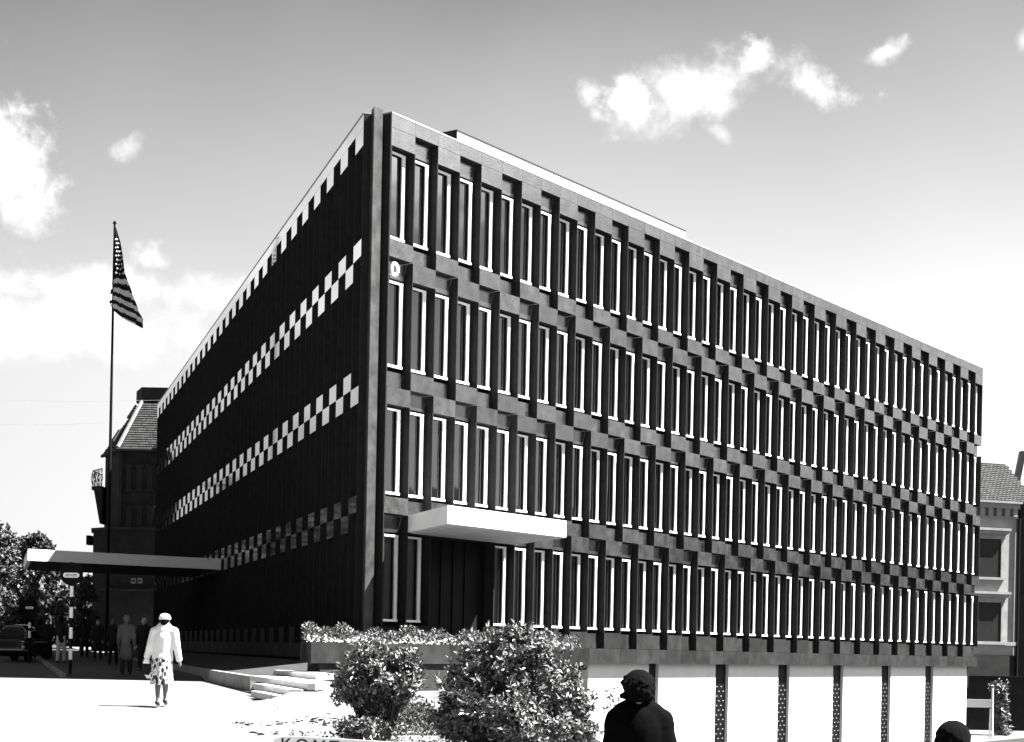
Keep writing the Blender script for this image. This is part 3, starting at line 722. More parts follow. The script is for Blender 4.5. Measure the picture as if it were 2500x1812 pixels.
def walker(loc, H, label, top, legs, hairm, skin, coat_len=.0, hat=None, stride=.18, back=True, lean=0, group=None, vox=.016, arms=.16, light_bits=False):
    """a standing or walking clothed figure, feet on loc, height H"""
    s = H/1.75; hz_ = lambda z: z*s
    f = 1 if back else -1
    hc = Vector((lean, .02*f, 1.63))*s
    caps = head_caps(hc, s, back)
    hip = Vector((0, 0, .92))*s; ch = Vector((lean*.8, 0, 1.3))*s
    caps += [(hip, ch, .125*s, .14*s, .8), (ch+Vector((-.13*s, 0, .1*s)), ch+Vector((.13*s, 0, .1*s)), .065*s, .065*s)]
    feet = []
    for sg in (-1, 1):
        st = stride*sg*s; a = Vector((sg*.085*s, 0, .9*s)); k = Vector((sg*.09*s, st*.45+.04*f*s, .48*s)); an = Vector((sg*.085*s, st, .085*s))
        caps += [(a, k, .085*s, .058*s), (k, an, .055*s, .036*s), (an, an+Vector((0, .13*f*s, -.045*s)), .034*s, .03*s)]
        feet.append((an, f))
        sh = ch+Vector((sg*.185*s, 0, .09*s)); el = sh+Vector((sg*.05*s, -st*.4-.02, -.29*s)); wr = el+Vector((sg*.02*s, -st*.5+.06*f*s, -.25*s))
        caps += [(sh, el, .05*s, .042*s), (el, wr, .04*s, .028*s)]+hand(wr, wr-el, s, sg)
    body = meta_mesh('person', caps, skin, vox*s, None, loc, 3)
    tag(body, label, 'person', group)
    # trousers / legs
    cl = []
    for sg in (-1, 1):
        st = stride*sg*s; a = Vector((sg*.08*s, 0, .95*s)); k = Vector((sg*.09*s, st*.45+.04*f*s, .48*s)); an = Vector((sg*.085*s, st, .1*s))
        cl += [(a, k, .11*s, .082*s), (k, an, .08*s, .068*s)]
    cl.append((hip+Vector((0, 0, -.02*s)), hip+Vector((0, 0, .1*s)), .15*s, .15*s, .8))
    meta_mesh('trousers', cl, legs, vox*s, body)
    # jacket or coat
    jc = [(hip+Vector((0, 0, -.05*s)), ch, .16*s, .17*s, .8), (ch+Vector((-.135*s, 0, .11*s)), ch+Vector((.135*s, 0, .11*s)), .085*s, .085*s), (ch+Vector((0, 0, .16*s)), ch+Vector((0, 0, .22*s)), .085*s, .068*s)]
    if coat_len: jc += [(Vector((0, 0, 1.0))*s, Vector((0, 0, 1.0-coat_len+.1))*s, .165*s, .19*s, .85)]
    for sg in (-1, 1):
        st = stride*sg*s; sh = ch+Vector((sg*.185*s, 0, .09*s)); el = sh+Vector((sg*.05*s, -st*.4-.02, -.29*s)); wr = el+Vector((sg*.02*s, -st*.5+.06*f*s, -.23*s))
        jc += [(sh, el, .07*s, .062*s), (el, wr, .06*s, .048*s)]
    meta_mesh('coat' if coat_len else 'jacket', jc, top, vox*s, body)
    # hair, hat, shoes
    if hairm is not None:
        meta_mesh('hair', [(hc+Vector((0, -.025*f, .045))*s, hc+Vector((0, -.035*f, .0))*s, .098*s, .09*s), (hc+Vector((0, -.045*f, -.03))*s, hc+Vector((0, -.05*f, -.06))*s, .075*s, .06*s)], hairm, .012*s, body, smooth=2)
    if hat is not None:
        meta_mesh('hat', [(hc+Vector((0, 0, .085))*s, hc+Vector((0, 0, .13))*s, .1*s, .09*s)], hat, .012*s, body)
    for an, ff in feet:
        meta_mesh('shoe', [(an+Vector((0, -.03*f*s, -.05*s)), an+Vector((0, .15*f*s, -.055*s)), .042*s, .034*s)], MAT['shoe'], .012*s, body)
    return body

def woman():
    Y = 30.0; ft = at(393, 1719, Y); zg = gz(ft.x, Y)
    K = Y/FPX/4.11                                    # metres per enlarged pixel
    loc = Vector((ft.x, Y, zg)); 
    def q(x, y, d=0): return Vector(((x-715)*K, d, (1520-y)*K))
    caps = head_caps(q(738, 655), .95)
    caps += [(q(720, 1040), q(732, 830), .14, .15, .75), (q(640, 755), q(825, 760), .06, .06), (q(735, 700), q(735, 760), .05, .06)]
    arms = [[q(632, 770), q(600, 905, -.02), q(560, 1040, .03)], [q(838, 770), q(862, 905, -.02), q(888, 1062, .02)]]
    for i, (sh, el, wr) in enumerate(arms): caps += [(sh, el, .048, .04), (el, wr, .038, .026)]+hand(wr, wr-el, .85, -1 if i == 0 else 1)
    for x0, x1, x2, d in ((690, 686, 692, -.10), (748, 748, 738, .12)):
        yy = 1478 if d < 0 else 1465
        caps += [(q(x0, 1000), q(x1, 1290, d*.3), .09, .062), (q(x1, 1290, d*.3), q(x1, 1340, d*.6), .058, .052), (q(x1, 1340, d*.6), q(x2, yy, d), .05, .026)]
        caps += [(q(x2, yy, d), q(x2-4, 1505, d+.12), .028, .026)]
    b = meta_mesh('person', caps, MAT['stocking'], .012, None, loc, 3)
    tag(b, 'person in a white jacket, white cap and patterned skirt walking toward the shaded street', 'person')
    j = [(q(720, 1020), q(730, 840), .185, .185, .7), (q(722, 1010), q(722, 1030), .19, .195, .7), (q(650, 768), q(820, 770), .085, .085), (q(735, 715), q(735, 780), .06, .1),
         (q(732, 760), q(732, 900), .16, .18, .7)]
    for sh, el, wr in arms: j += [(sh, el, .075, .068), (el, wr-(wr-el)*.08, .066, .058)]
    meta_mesh('jacket', j, MAT['jacket'], .014, b, smooth=3)
    # pleated skirt
    m = MB(); n = 72; rows = [(1035, .175), (1120, .188), (1220, .196), (1300, .20)]
    for r_, (yy, rad) in enumerate(rows):
        for k in range(n):
            a = 2*math.pi*k/n; pl = 1+(.05*r_/3)*math.sin(a*14)
            c = q(718, yy + (6*math.sin(a*3) if r_ == 3 else 0)); m.v.append((c.x+rad*pl*math.cos(a), c.y+rad*.75*pl*math.sin(a), c.z))
    for i in range(3):
        for k in range(n): o = i*n+k; m.f.append((o, i*n+(k+1) % n, (i+1)*n+(k+1) % n, (i+1)*n+k))
    me = m.build('skirt', MAT['skirt'], smooth=True); me.parent = b
    meta_mesh('hair', [(q(738, 660, -.03), q(738, 690, -.035), .085, .07)], MAT['hair'], .01, b, smooth=2)
    m = MB(); c = q(738, 650)
    o = m.lathe((c.x, c.y-.005, c.z), [(.104, -.005), (.108, .02), (.1, .05), (.075, .085), (.04, .103), (.005, .108)], 24, 1, 1.05)
    hat_ = m.build('cap', MAT['jacket'], smooth=True); hat_.parent = b
    for x, yy, d in ((688, 1500, -.10), (740, 1487, .12)):
        c = q(x, yy, d)
        meta_mesh('shoe', [(c+Vector((0, -.02, .03)), c+Vector((-.005, .14, -.012)), .04, .03), (c+Vector((0, -.03, .03)), c+Vector((0, -.03, -.015)), .03, .014)], MAT['shoe'], .01, b, smooth=2)
    # handbag held at the side: a thing of its own
    e = empty('handbag', loc+q(572, 1240), 'dark handbag with pale trim held beside the patterned skirt', 'handbag')
    m = MB(); off = loc
    def bagp(pts, y0, y1):
        m = MB(); P = [off+q(x, y) for x, y in pts]; n = len(P); o = 0
        m.v += [(p.x, p.y+y0, p.z) for p in P]+[(p.x, p.y+y1, p.z) for p in P]
        m.f += [tuple(range(n)), tuple(reversed(range(n, 2*n)))]+[(i, n+i, n+(i+1) % n, (i+1) % n) for i in range(n)]
        return m
    bagp([(532, 1095), (590, 1098), (615, 1180), (600, 1235), (560, 1215), (528, 1150)], -.02, .05).build('bag', MAT['cloth_dark'], e)
    bagp([(530, 1085), (545, 1052), (580, 1055), (592, 1098), (530, 1098)], -.03, .06).build('flap', MAT['white'], e)
    bagp([(548, 1210), (590, 1215), (612, 1180), (628, 1200), (610, 1240), (575, 1248)], -.03, .06).build('trim', MAT['white'], e)
woman()
def coated():
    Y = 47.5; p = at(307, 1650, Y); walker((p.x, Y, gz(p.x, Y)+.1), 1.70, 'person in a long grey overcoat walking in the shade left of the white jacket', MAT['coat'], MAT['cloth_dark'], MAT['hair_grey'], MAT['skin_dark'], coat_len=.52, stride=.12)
coated()
bgp = [(350, 52.5, 1.68, 'balding person in dark clothes facing the camera beside the white-jacketed person', MAT['cloth_dark'], None, False),
       (78, 74, 1.72, 'dark-clothed pedestrian standing just right of the parked car', MAT['cloth_dark'], MAT['hair'], True),
       (116, 70, 1.70, 'dark-clothed pedestrian between the parked car and the banded sign post', MAT['cloth_dark'], MAT['hair'], False),
       (148, 62, 1.74, 'dark-clothed pedestrian with pale trousers just left of the banded sign post', MAT['cloth_dark'], MAT['hair'], True),
       (98, 82, 1.66, 'dark-clothed pedestrian half hidden behind those beside the parked car', MAT['cloth_dark'], MAT['hair'], True),
       (205, 76, 1.70, 'dark-clothed pedestrian walking away just right of the banded sign post', MAT['cloth_dark'], MAT['hair'], True),
       (275, 60, 1.64, 'dark-clothed pedestrian left of the person in the grey overcoat', MAT['cloth_dark'], MAT['hair_grey'], True),
       (238, 68, 1.66, 'dark-clothed pedestrian facing the camera right of the banded sign post', MAT['cloth_dark'], MAT['hair_grey'], False)]
for i, (px, Y, H, lab, cm_, hm, bk) in enumerate(bgp):
    p = at(px, 1640, Y); walker((p.x, Y, gz(p.x, Y)+(.1 if p.x > rx0(Y) else .012)), H, lab, cm_, MAT['flagwhite'] if i == 3 else MAT['cloth_dark'], hm, MAT['skin'], back=bk, group='pedestrians in the shaded street', vox=.022)
# dark suited onlooker close to the camera
def onlooker():
    Y = 12.5; K = Y/FPX/6.523
    ft = at(1440+770/6.523, 1740, Y); zg = gz(ft.x, Y); loc = Vector((ft.x, Y, zg))
    top = at(1440+770/6.523, 1560+500/6.523, Y).z-zg
    def q(x, y, d=0): return Vector(((x-770)*K, d, top-(y-500)*K))
    hd = q(765, 745)
    caps = head_caps(hd, 1.0)
    caps += [(q(800, 2600), q(790, 1500), .14, .17, .7), (q(470, 1260), q(1120, 1265), .06, .06), (q(765, 950), q(770, 1150), .058, .07)]
    arms = [[q(395, 1280), q(300, 1900, -.02), q(330, 2400, .05)], [q(1190, 1290), q(1330, 1900, -.02), q(1330, 2400, .05)]]
    for i, (a, b_, c) in enumerate(arms): caps += [(a, b_, .05, .042), (b_, c, .04, .03)]+hand(c, c-b_, 1, -1 if i == 0 else 1)
    lz = q(0, 2600).z
    for sg in (-1, 1): caps += [(Vector((sg*.09, 0, lz)), Vector((sg*.1, .02, .48)), .09, .06), (Vector((sg*.1, .02, .48)), Vector((sg*.1, 0, .08)), .055, .038), (Vector((sg*.1, 0, .07)), Vector((sg*.12, .15, .04)), .035, .03)]
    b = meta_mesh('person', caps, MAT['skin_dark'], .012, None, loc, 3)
    tag(b, 'dark-suited onlooker with curly dark hair seen from behind close to the camera', 'person')
    j = [(q(810, 2650), q(790, 1500), .2, .215, .7), (q(425, 1275), q(1160, 1280), .085, .085), (q(540, 1190), q(1005, 1190), .092, .092), (q(640, 1120), q(900, 1120), .085, .085), (q(765, 1040), q(770, 1150), .075, .11), (q(690, 1030), q(840, 1030), .05, .05),
         (q(470, 1380), q(560, 2300), .12, .13, .8), (q(1110, 1380), q(1040, 2300), .12, .13, .8), (q(790, 1400), q(790, 2300), .2, .2, .7)]
    for a, b_, c in arms: j += [(a+Vector(((.012 if a.x < 0 else -.012), 0, -.02)), b_, .074, .068), (b_, c-(c-b_)*.06, .066, .055)]
    meta_mesh('jacket', j, MAT['suit'], .011, b, smooth=22)
    t = [(Vector((0, 0, lz-.02)), Vector((0, 0, lz+.1)), .16, .16, .8)]
    for sg in (-1, 1): t += [(Vector((sg*.09, 0, lz)), Vector((sg*.1, .02, .48)), .115, .085), (Vector((sg*.1, .02, .48)), Vector((sg*.1, 0, .1)), .082, .07)]
    meta_mesh('trousers', t, MAT['suit'], .015, b)
    # curly hair: many small locks
    hc = [(q(765, 720, -.03), q(765, 800, -.03), .114, .108), (q(720, 900, -.03), q(810, 900, -.03), .062, .062)]
    r2 = np.random.default_rng(3)
    for i in range(190):
        a = r2.uniform(0, 2*math.pi); e = r2.uniform(-1.0, 1.0)
        if e < -.1 and math.sin(a) > .35: continue                  # the face stays clear
        ce = math.sqrt(max(0, 1-e*e)) if e > 0 else 1-.22*e*e
        p = q(765, 750)+Vector((math.cos(a)*ce*.1, math.sin(a)*ce*.095-.03, e*(.1 if e > 0 else .085))); rr = r2.uniform(.014, .028)
        hc.append((p, p+Vector((r2.normal()*.012, r2.normal()*.012, -.012)), rr, rr*.8))
    for x, y, r_ in ((540, 900, .024), (500, 905, .018), (940, 600, .022), (990, 650, .024), (530, 700, .024), (1000, 780, .022), (560, 620, .02), (950, 900, .02)): hc.append((q(x, y), q(x, y+20), r_, r_*.9))
    meta_mesh('hair', hc, MAT['hair'], .007, b, smooth=1)
    meta_mesh('shirt_collar', [(q(720, 1000), q(815, 1000), .045, .045), (q(765, 1000), q(765, 1050), .055, .055)], MAT['cloth_mid'], .01, b, smooth=2)
onlooker()
def short_person():
    Y = 9.6; tp = at(2326, 1773, Y); zg = gz(tp.x, Y); H = tp.z-zg
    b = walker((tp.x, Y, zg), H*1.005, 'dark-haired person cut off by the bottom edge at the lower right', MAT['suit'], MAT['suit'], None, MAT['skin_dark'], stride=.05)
    s = H/1.75; hc = Vector((0, .02, 1.63))*s; cp = [(hc+Vector((0, -.028, .03)), hc+Vector((0, -.035, -.05)), .102, .095)]
    r2 = np.random.default_rng(5)
    for i in range(40):
        a = r2.uniform(0, 2*math.pi); e = r2.uniform(-.6, .75); ce = math.sqrt(1-e*e)
        p = hc+Vector((math.cos(a)*ce*.09, math.sin(a)*ce*.09-.025, e*.085+.01)); cp.append((p, p+Vector((0, 0, -.02)), .022, .018))
    meta_mesh('hair', cp, MAT['hair'], .008, b, smooth=2)
short_person()

# ------------------------------------------------------------------ flag and pole
YF = 83.0
def flag():
    pt = at(280, 540, YF); pb = at(266, 1300, YF); x = pt.x; zg = gz(x, YF)+.1
    e = empty('flagpole', (x, YF, zg), 'tall thin dark flagpole rising behind the street canopy', 'flagpole')
    m = MB(); m.tube([(x, YF, zg), (x, YF, zg+(pt.z-zg)*.5), (x, YF, pt.z-.15)], [.09, .075, .05], 12); m.build('pole', MAT['signblack'], e)
    m = MB(); m.lathe((x, YF, pt.z-.15), [(.06, 0), (.1, .02), (.1, .05), (.05, .06), (.07, .1), (.05, .15)], 12); m.build('finial', MAT['signblack'], e)
    s = YF/FPX/5.48                      # metres per enlarged pixel (240,520)
    def q(px, py): return at(240+px/5.48, 520+py/5.48, YF)
    # limp flag hanging from the hoist: silhouette rows, hoist edge on the pole, fly gathered in folds
    m = MB(); nu, nv = 44, 64
    rx_ = [(0, 240, 200), (.2, 300, 400), (.36, 330, 560), (.5, 352, 720), (.58, 372, 830), (.66, 425, 960), (.76, 505, 1180), (.86, 575, 1350), (.93, 632, 1465), (1.0, 618, 1560)]
    def surf(u, v):
        # u across from the hoist line to the free edge, v down the cloth
        xl, yl = 236-36*v, 190+1120*v
        xr = np.interp(v, [t[0] for t in rx_], [t[1] for t in rx_]); yr = np.interp(v, [t[0] for t in rx_], [t[2] for t in rx_])
        p = q(xl+(xr-xl)*u, yl+(yr-yl)*u+18*math.sin(u*3.1)*v+6*math.sin(u*9+v*5)*v)
        return Vector((p.x, YF-.12-.30*math.sin(u*5.5+v*2.2)*u*(.2+.8*v), p.z))
    for i in range(nu+1):
        for j in range(nv+1): m.v.append(tuple(surf(i/nu, j/nv)))
    mats = []
    for i in range(nu):
        for j in range(nv):
            o = i*(nv+1)+j; m.f.append((o, o+1, o+nv+2, o+nv+1))
            u, v = (i+.5)/nu, (j+.5)/nv
            # union in the upper part, stripes sweeping down to the fly below
            if v < .60-.06*u: mt = 0
            else: mt = 2 if int((v-.54+.03*math.sin(u*3))*21) % 2 == 0 else 1
            mats.append(mt)
    for i in range(9):
        for j in range(4):
            v = .16+.05*i; u = .22+.27*j+(.12 if i % 2 else 0)
            if u > .9 or v > .56 or (j > 1 and v < .3): continue
            c = surf(u, v)+Vector((0, -.05, 0)); r = .075; b0 = len(m.v)
            for k in range(10):
                a = math.pi/2+k*math.pi/5; rr = r if k % 2 == 0 else r*.42; m.v.append((c.x+rr*math.cos(a), c.y, c.z+rr*math.sin(a)))
            m.v.append((c.x, c.y-.01, c.z)); m.f += [(b0+k, b0+(k+1) % 10, b0+10) for k in range(10)]; mats += [2]*10
    o = m.build('flag', [MAT['flagblue'], MAT['flagred'], MAT['flagwhite']], smooth=True, loc=(x, YF, pt.z-5))
    o.data.polygons.foreach_set('material_index', mats)
    tag(o, 'limp stars and stripes flag hanging from the tall pole', 'flag')
    mod = o.modifiers.new('t', 'SOLIDIFY'); mod.thickness = .01
    # part of the cloth blown behind the pole on its left
    m = MB()
    for (x0, y0, x1, y1, x2, y2, x3, y3) in ((212, 660, 205, 720, 190, 790, 180, 790), (205, 840, 200, 900, 165, 945, 178, 880), (202, 985, 196, 1050, 145, 1080, 150, 1015), (200, 1130, 195, 1180, 150, 1200, 128, 1170), (128, 1170, 150, 1200, 200, 1260, 196, 1310)):
        o_ = len(m.v)
        for a, b_ in ((x0, y0), (x1, y1), (x2, y2), (x3, y3)): p = q(a, b_); m.v.append((p.x, YF+.25, p.z))
        m.f.append((o_, o_+1, o_+2, o_+3))
    mod2 = m.build('loose_fold', MAT['flagred'], o); mod2.modifiers.new('t', 'SOLIDIFY').thickness = .02
flag()

# ------------------------------------------------------------------ street signs
def road_sign(px, Y, ytop, label, dia, plate_w, seq, plate):
    p = at(px, ytop, Y); zg = gz(p.x, Y)+(.1 if p.x > rx0(Y) else .012); e = empty('street_sign', (p.x, Y, zg), label, 'street sign', 'round signs on banded posts'); H = p.z-zg
    m = MB(); r = dia/2; n = 28; zc = p.z-r
    for y in (Y-.07, Y-.05):
        for k in range(n): m.v.append((p.x+r*math.cos(2*math.pi*k/n), y, zc+r*math.sin(2*math.pi*k/n)))
    m.f += [tuple(range(n)), tuple(reversed(range(n, 2*n)))]+[(k, n+k, n+(k+1) % n, (k+1) % n) for k in range(n)]
    m.build('disc', MAT['signblack'], e)
    m = MB(); h = plate_w*.3; n = 9; pts = []
    for k in range(n): a = math.pi/2+math.pi*k/(n-1); pts.append((-plate_w/2+h/2+h/2*math.cos(a), h/2*math.sin(a)))
    for k in range(n): a = -math.pi/2+math.pi*k/(n-1); pts.append((plate_w/2-h/2+h/2*math.cos(a), h/2*math.sin(a)))
    zc2 = zc-(dia*.06); o = 0; N_ = len(pts)
    for y in (Y-.09, Y-.072): m.v += [(p.x+a, y, zc2+b) for a, b in pts]
    m.f += [tuple(range(N_)), tuple(reversed(range(N_, 2*N_)))]+[(k, N_+k, N_+(k+1) % N_, (k+1) % N_) for k in range(N_)]
    pl = m.build('plate', MAT['white'], e)
    m = MB()
    for row, segs in ((.16, ((-.34, -.1), (-.06, .04), (.09, .34))), (-.16, ((-.38, -.06), (-.01, .38)))):
        for a, b in segs: m.box(p.x+a*plate_w, p.x+b*plate_w, Y-.094, Y-.0905, zc2+row*h-h*.07, zc2+row*h+h*.07)
    m.build('small_print', MAT['signblack'], pl)
    m = MB(); m.tube([(p.x, Y, zg), (p.x, Y, zc+r*.6)], .045, 10); m.build('post', MAT['signblack'], e)
    for (ya, yb) in seq:
        za, zb = at(px, ya, Y).z, at(px, yb, Y).z
        m = MB(); m.tube([(p.x, Y, zb), (p.x, Y, za)], .052, 10); m.build('white_band', MAT['white'], e)
Z1 = lambda y: 1250+y/2.926
road_sign(176.5, 47.3, 1373, 'nearer round street sign with oval plate on a black and white banded post', .66, .46, [(Z1(530), Z1(607)), (Z1(680), Z1(757)), (Z1(825), Z1(905)), (Z1(978), Z1(1055))], True)
road_sign(74, 64, 1462, 'farther round street sign beside the parked car', .62, .3, [(Z1(790), Z1(830)), (Z1(850), Z1(900))], True)

# ------------------------------------------------------------------ parked car (rear view)
def car():
    Y = 66.0; r_edge = at(64, 1600, Y).x; x0 = r_edge-.80; zg = gz(x0, Y)+.012
    e = empty('parked_car', (x0, Y, zg), 'dark rounded saloon car seen from behind at the left edge', 'car')
    # body: cross sections along the length
    secs = [(-.05, .45, .62, .30), (.10, .72, .80, .24), (.5, .79, .93, .2), (1.2, .80, .97, .2), (2.2, .80, .96, .2), (3.3, .78, .94, .2), (4.0, .68, .85, .24), (4.25, .4, .7, .32)]
    m = MB(); n = 16
    for (y, hw, zt, zb) in secs:
        for k in range(n):
            a = 2*math.pi*k/n; cx, cz = math.cos(a), math.sin(a); px_ = math.copysign(abs(cx)**.45, cx)*hw; pz = (zt+zb)/2+math.copysign(abs(cz)**.55, cz)*(zt-zb)/2
            m.v.append((x0+px_, Y+y, zg+pz))
    for i in range(len(secs)-1):
        for k in range(n): j = (k+1) % n; m.f.append((i*n+k, i*n+j, (i+1)*n+j, (i+1)*n+k))
    m.f += [tuple(reversed(range(n))), tuple((len(secs)-1)*n+k for k in range(n))]
    m.build('body', MAT['carpaint'], e, smooth=True)
    secs = [(.62, .68, .93), (.95, .62, 1.30), (1.25, .58, 1.47), (1.9, .58, 1.5), (2.4, .60, 1.42), (2.85, .66, .93)]
    m = MB()
    for (y, hw, zt) in secs:
        for k in range(n):
            a = math.pi*k/(n-1); px_ = math.copysign(abs(math.cos(a))**.5, math.cos(a))*hw; pz = .88+(math.sin(a)**.6)*(zt-.88); m.v.append((x0+px_, Y+y, zg+pz))
    for i in range(len(secs)-1):
        for k in range(n-1): m.f.append((i*n+k, i*n+k+1, (i+1)*n+k+1, (i+1)*n+k))
    m.build('roof', MAT['carpaint'], e, smooth=True)
    m = MB(); m.hexa([(x0-.5, Y+.66, zg+1.0), (x0+.5, Y+.66, zg+1.0), (x0+.5, Y+.7, zg+1.0), (x0-.5, Y+.7, zg+1.0), (x0-.44, Y+.88, zg+1.3), (x0+.44, Y+.88, zg+1.3), (x0+.44, Y+.92, zg+1.3), (x0-.44, Y+.92, zg+1.3)]); m.build('rear_window', MAT['glass_dark'], e)
    m = MB(); m.tube([(x0-.45, Y+.95, zg+1.32), (x0-.3, Y+1.0, zg+1.40), (x0+.3, Y+1.0, zg+1.40), (x0+.45, Y+.95, zg+1.32)], .018, 6); m.build('window_trim', MAT['chrome'], e)
    m = MB(); m.tube([(x0-.78, Y+.1, zg+.46), (x0-.7, Y-.1, zg+.46), (x0+.7, Y-.1, zg+.46), (x0+.78, Y+.1, zg+.46)], .055, 8); m.build('bumper', MAT['chrome'], e)
    for sx in (-1, 1):
        m = MB(); m.lathe((x0+sx*.66, Y+.02, zg+.58), [(.02, -.07), (.07, -.04), (.08, 0), (.07, .04), (.02, .07)], 12); m.build('tail_lamp', MAT['lamp'], e, smooth=True)
        for yy in (.75, 3.3):
            m = MB(); n2 = 20
            for xx, r in ((-.09, .26), (-.09, .32), (.09, .32), (.09, .26)):
                for k in range(n2): a = 2*math.pi*k/n2; m.v.append((x0+sx*.66+xx, Y+yy+r*math.cos(a), zg+.32+r*math.sin(a)))
            for i in range(3):
                for k in range(n2): j = (k+1) % n2; m.f.append((i*n2+k, i*n2+j, (i+1)*n2+j, (i+1)*n2+k))
            m.f += [tuple(range(n2)), tuple(3*n2+k for k in range(n2))]
            m.build('wheel', MAT['rubber'], e)
car()

# ------------------------------------------------------------------ trees
def tree(px, Y, ytop, wpx, ybot, label, nleaf, lsize, mt, trunkm='bark', seed=0, group=None, gaps=.0):
    r2 = np.random.default_rng(seed+11)
    c = at(px, (ytop+ybot)/2, Y); x = c.x; zg = gz(x, Y); top = at(px, ytop, Y).z; bot = max(at(px, ybot, Y).z, zg+.6); R = wpx/2/FPX*Y
    e = empty('tree', (x, Y, zg), label, 'tree', group)
    m = MB(); h = top-zg
    m.tube([(x, Y, zg-.2), (x+.05*R, Y, zg+h*.3), (x-.04*R, Y, zg+h*.6), (x, Y, zg+h*.9)], [.035*h*.6+.05, .03*h*.5+.03, .014*h, .01], 8)
    clumps = []
    for i in range(26):
        a = r2.uniform(0, 2*math.pi); t = r2.uniform(0, 1); rr = R*(.35+.65*math.sin(math.pi*min(1, t*.85+.1)))*r2.uniform(.35, 1.0)
        q = np.array([x+rr*math.cos(a), Y+rr*math.sin(a), bot+(top-bot)*(.05+.9*t)]); clumps.append((q, R*r2.uniform(.2, .36)))
        zz = bot+(q[2]-bot)*.55; m.tube([(x, Y, max(zg+.5, zz-.8)), ((x+q[0])/2, (Y+q[1])/2, zz+.1), tuple(q)], [.03+.012*R, .03, .012], 5)
    m.build('trunk', MAT[trunkm], e)
    n = nleaf; idx = r2.integers(len(clumps), size=n); d = r2.normal(size=(n, 3)); d /= np.linalg.norm(d, axis=1, keepdims=True)
    rad = np.array([clumps[i][1] for i in idx]); cen = np.array([clumps[i][0] for i in idx])
    P = cen+d*(rad*r2.uniform(.35, 1.1, n)**.6)[:, None]*[1, 1, .8]
    P = P[P[:, 2] > zg+.3]; n = len(P)
    A = rand_dir(n)+[0, 0, -.2]; Nn = rand_dir(n)+[0, 0, .7]; ln = r2.uniform(.6, 1.4, n)*lsize
    v, f = leaf_mesh(P, A, Nn, ln, ln*.6); np_obj('crown', v, f, MAT[mt], e)
G = 'trees behind the street canopy'
tree(-12, 80, 1285, 130, 1520, 'tall birch with pale branches at the left edge behind the car', 5200, .2, 'treeleaf', 'birch', 1, G)
tree(85, 135, 1308, 120, 1480, 'dark far tree showing above the left end of the canopy', 4200, .34, 'fartree', 'bark', 2, G)
tree(122, 140, 1318, 38, 1460, 'narrow far treetop poking above the canopy', 1400, .3, 'fartree', 'bark', 3, G)
tree(58, 88, 1385, 150, 1570, 'bushy sunlit tree below the left end of the canopy', 6500, .2, 'treeleaf', 'bark', 4, G)
tree(200, 96, 1402, 78, 1570, 'sunlit leafy tree behind the nearer street sign', 3600, .2, 'treeleaf', 'bark', 5, G)
# far wood closing the street
def wood():
    r2 = np.random.default_rng(9); n = 34000; Y = r2.uniform(150, 165, n); X = r2.uniform(-120, -24, n)
    hg = 5.2+12*np.clip((-48-X)/6, 0, 1)+1.6*np.sin(X*.35)+1.1*np.sin(X*.9+1)+.7*np.sin(X*2.1)
    Z = EYE-.4+hg*r2.uniform(0, 1, n)**.8
    P = np.stack([X, Y, Z], 1); A = rand_dir(n); Nn = rand_dir(n)+[0, -.2, .6]; ln = r2.uniform(.7, 1.4, n)*.75
    v, f = leaf_mesh(P, A, Nn, ln, ln*.7); tag(np_obj('wood', v, f, MAT['fartree'], loc=(-70, 157, EYE)), 'dark mass of far trees closing the end of the street', 'wood', kind='stuff')
wood()
# shrub by the white barrier at the far right
def right_shrub():
    Y = 92.0; c = at(2440, 1720, Y); zg = gz(c.x, Y)
    shrub((c.x, Y, zg), [px_lobe(2438, 1690, Y, 13, 22), px_lobe(2440, 1725, Y, 12, 25), px_lobe(2442, 1760, Y, 10, 25), px_lobe(2446, 1800, Y, 10, 30)], 170, 16, .2, 'tall narrow shrub beside the white barrier at the right edge')
right_shrub()

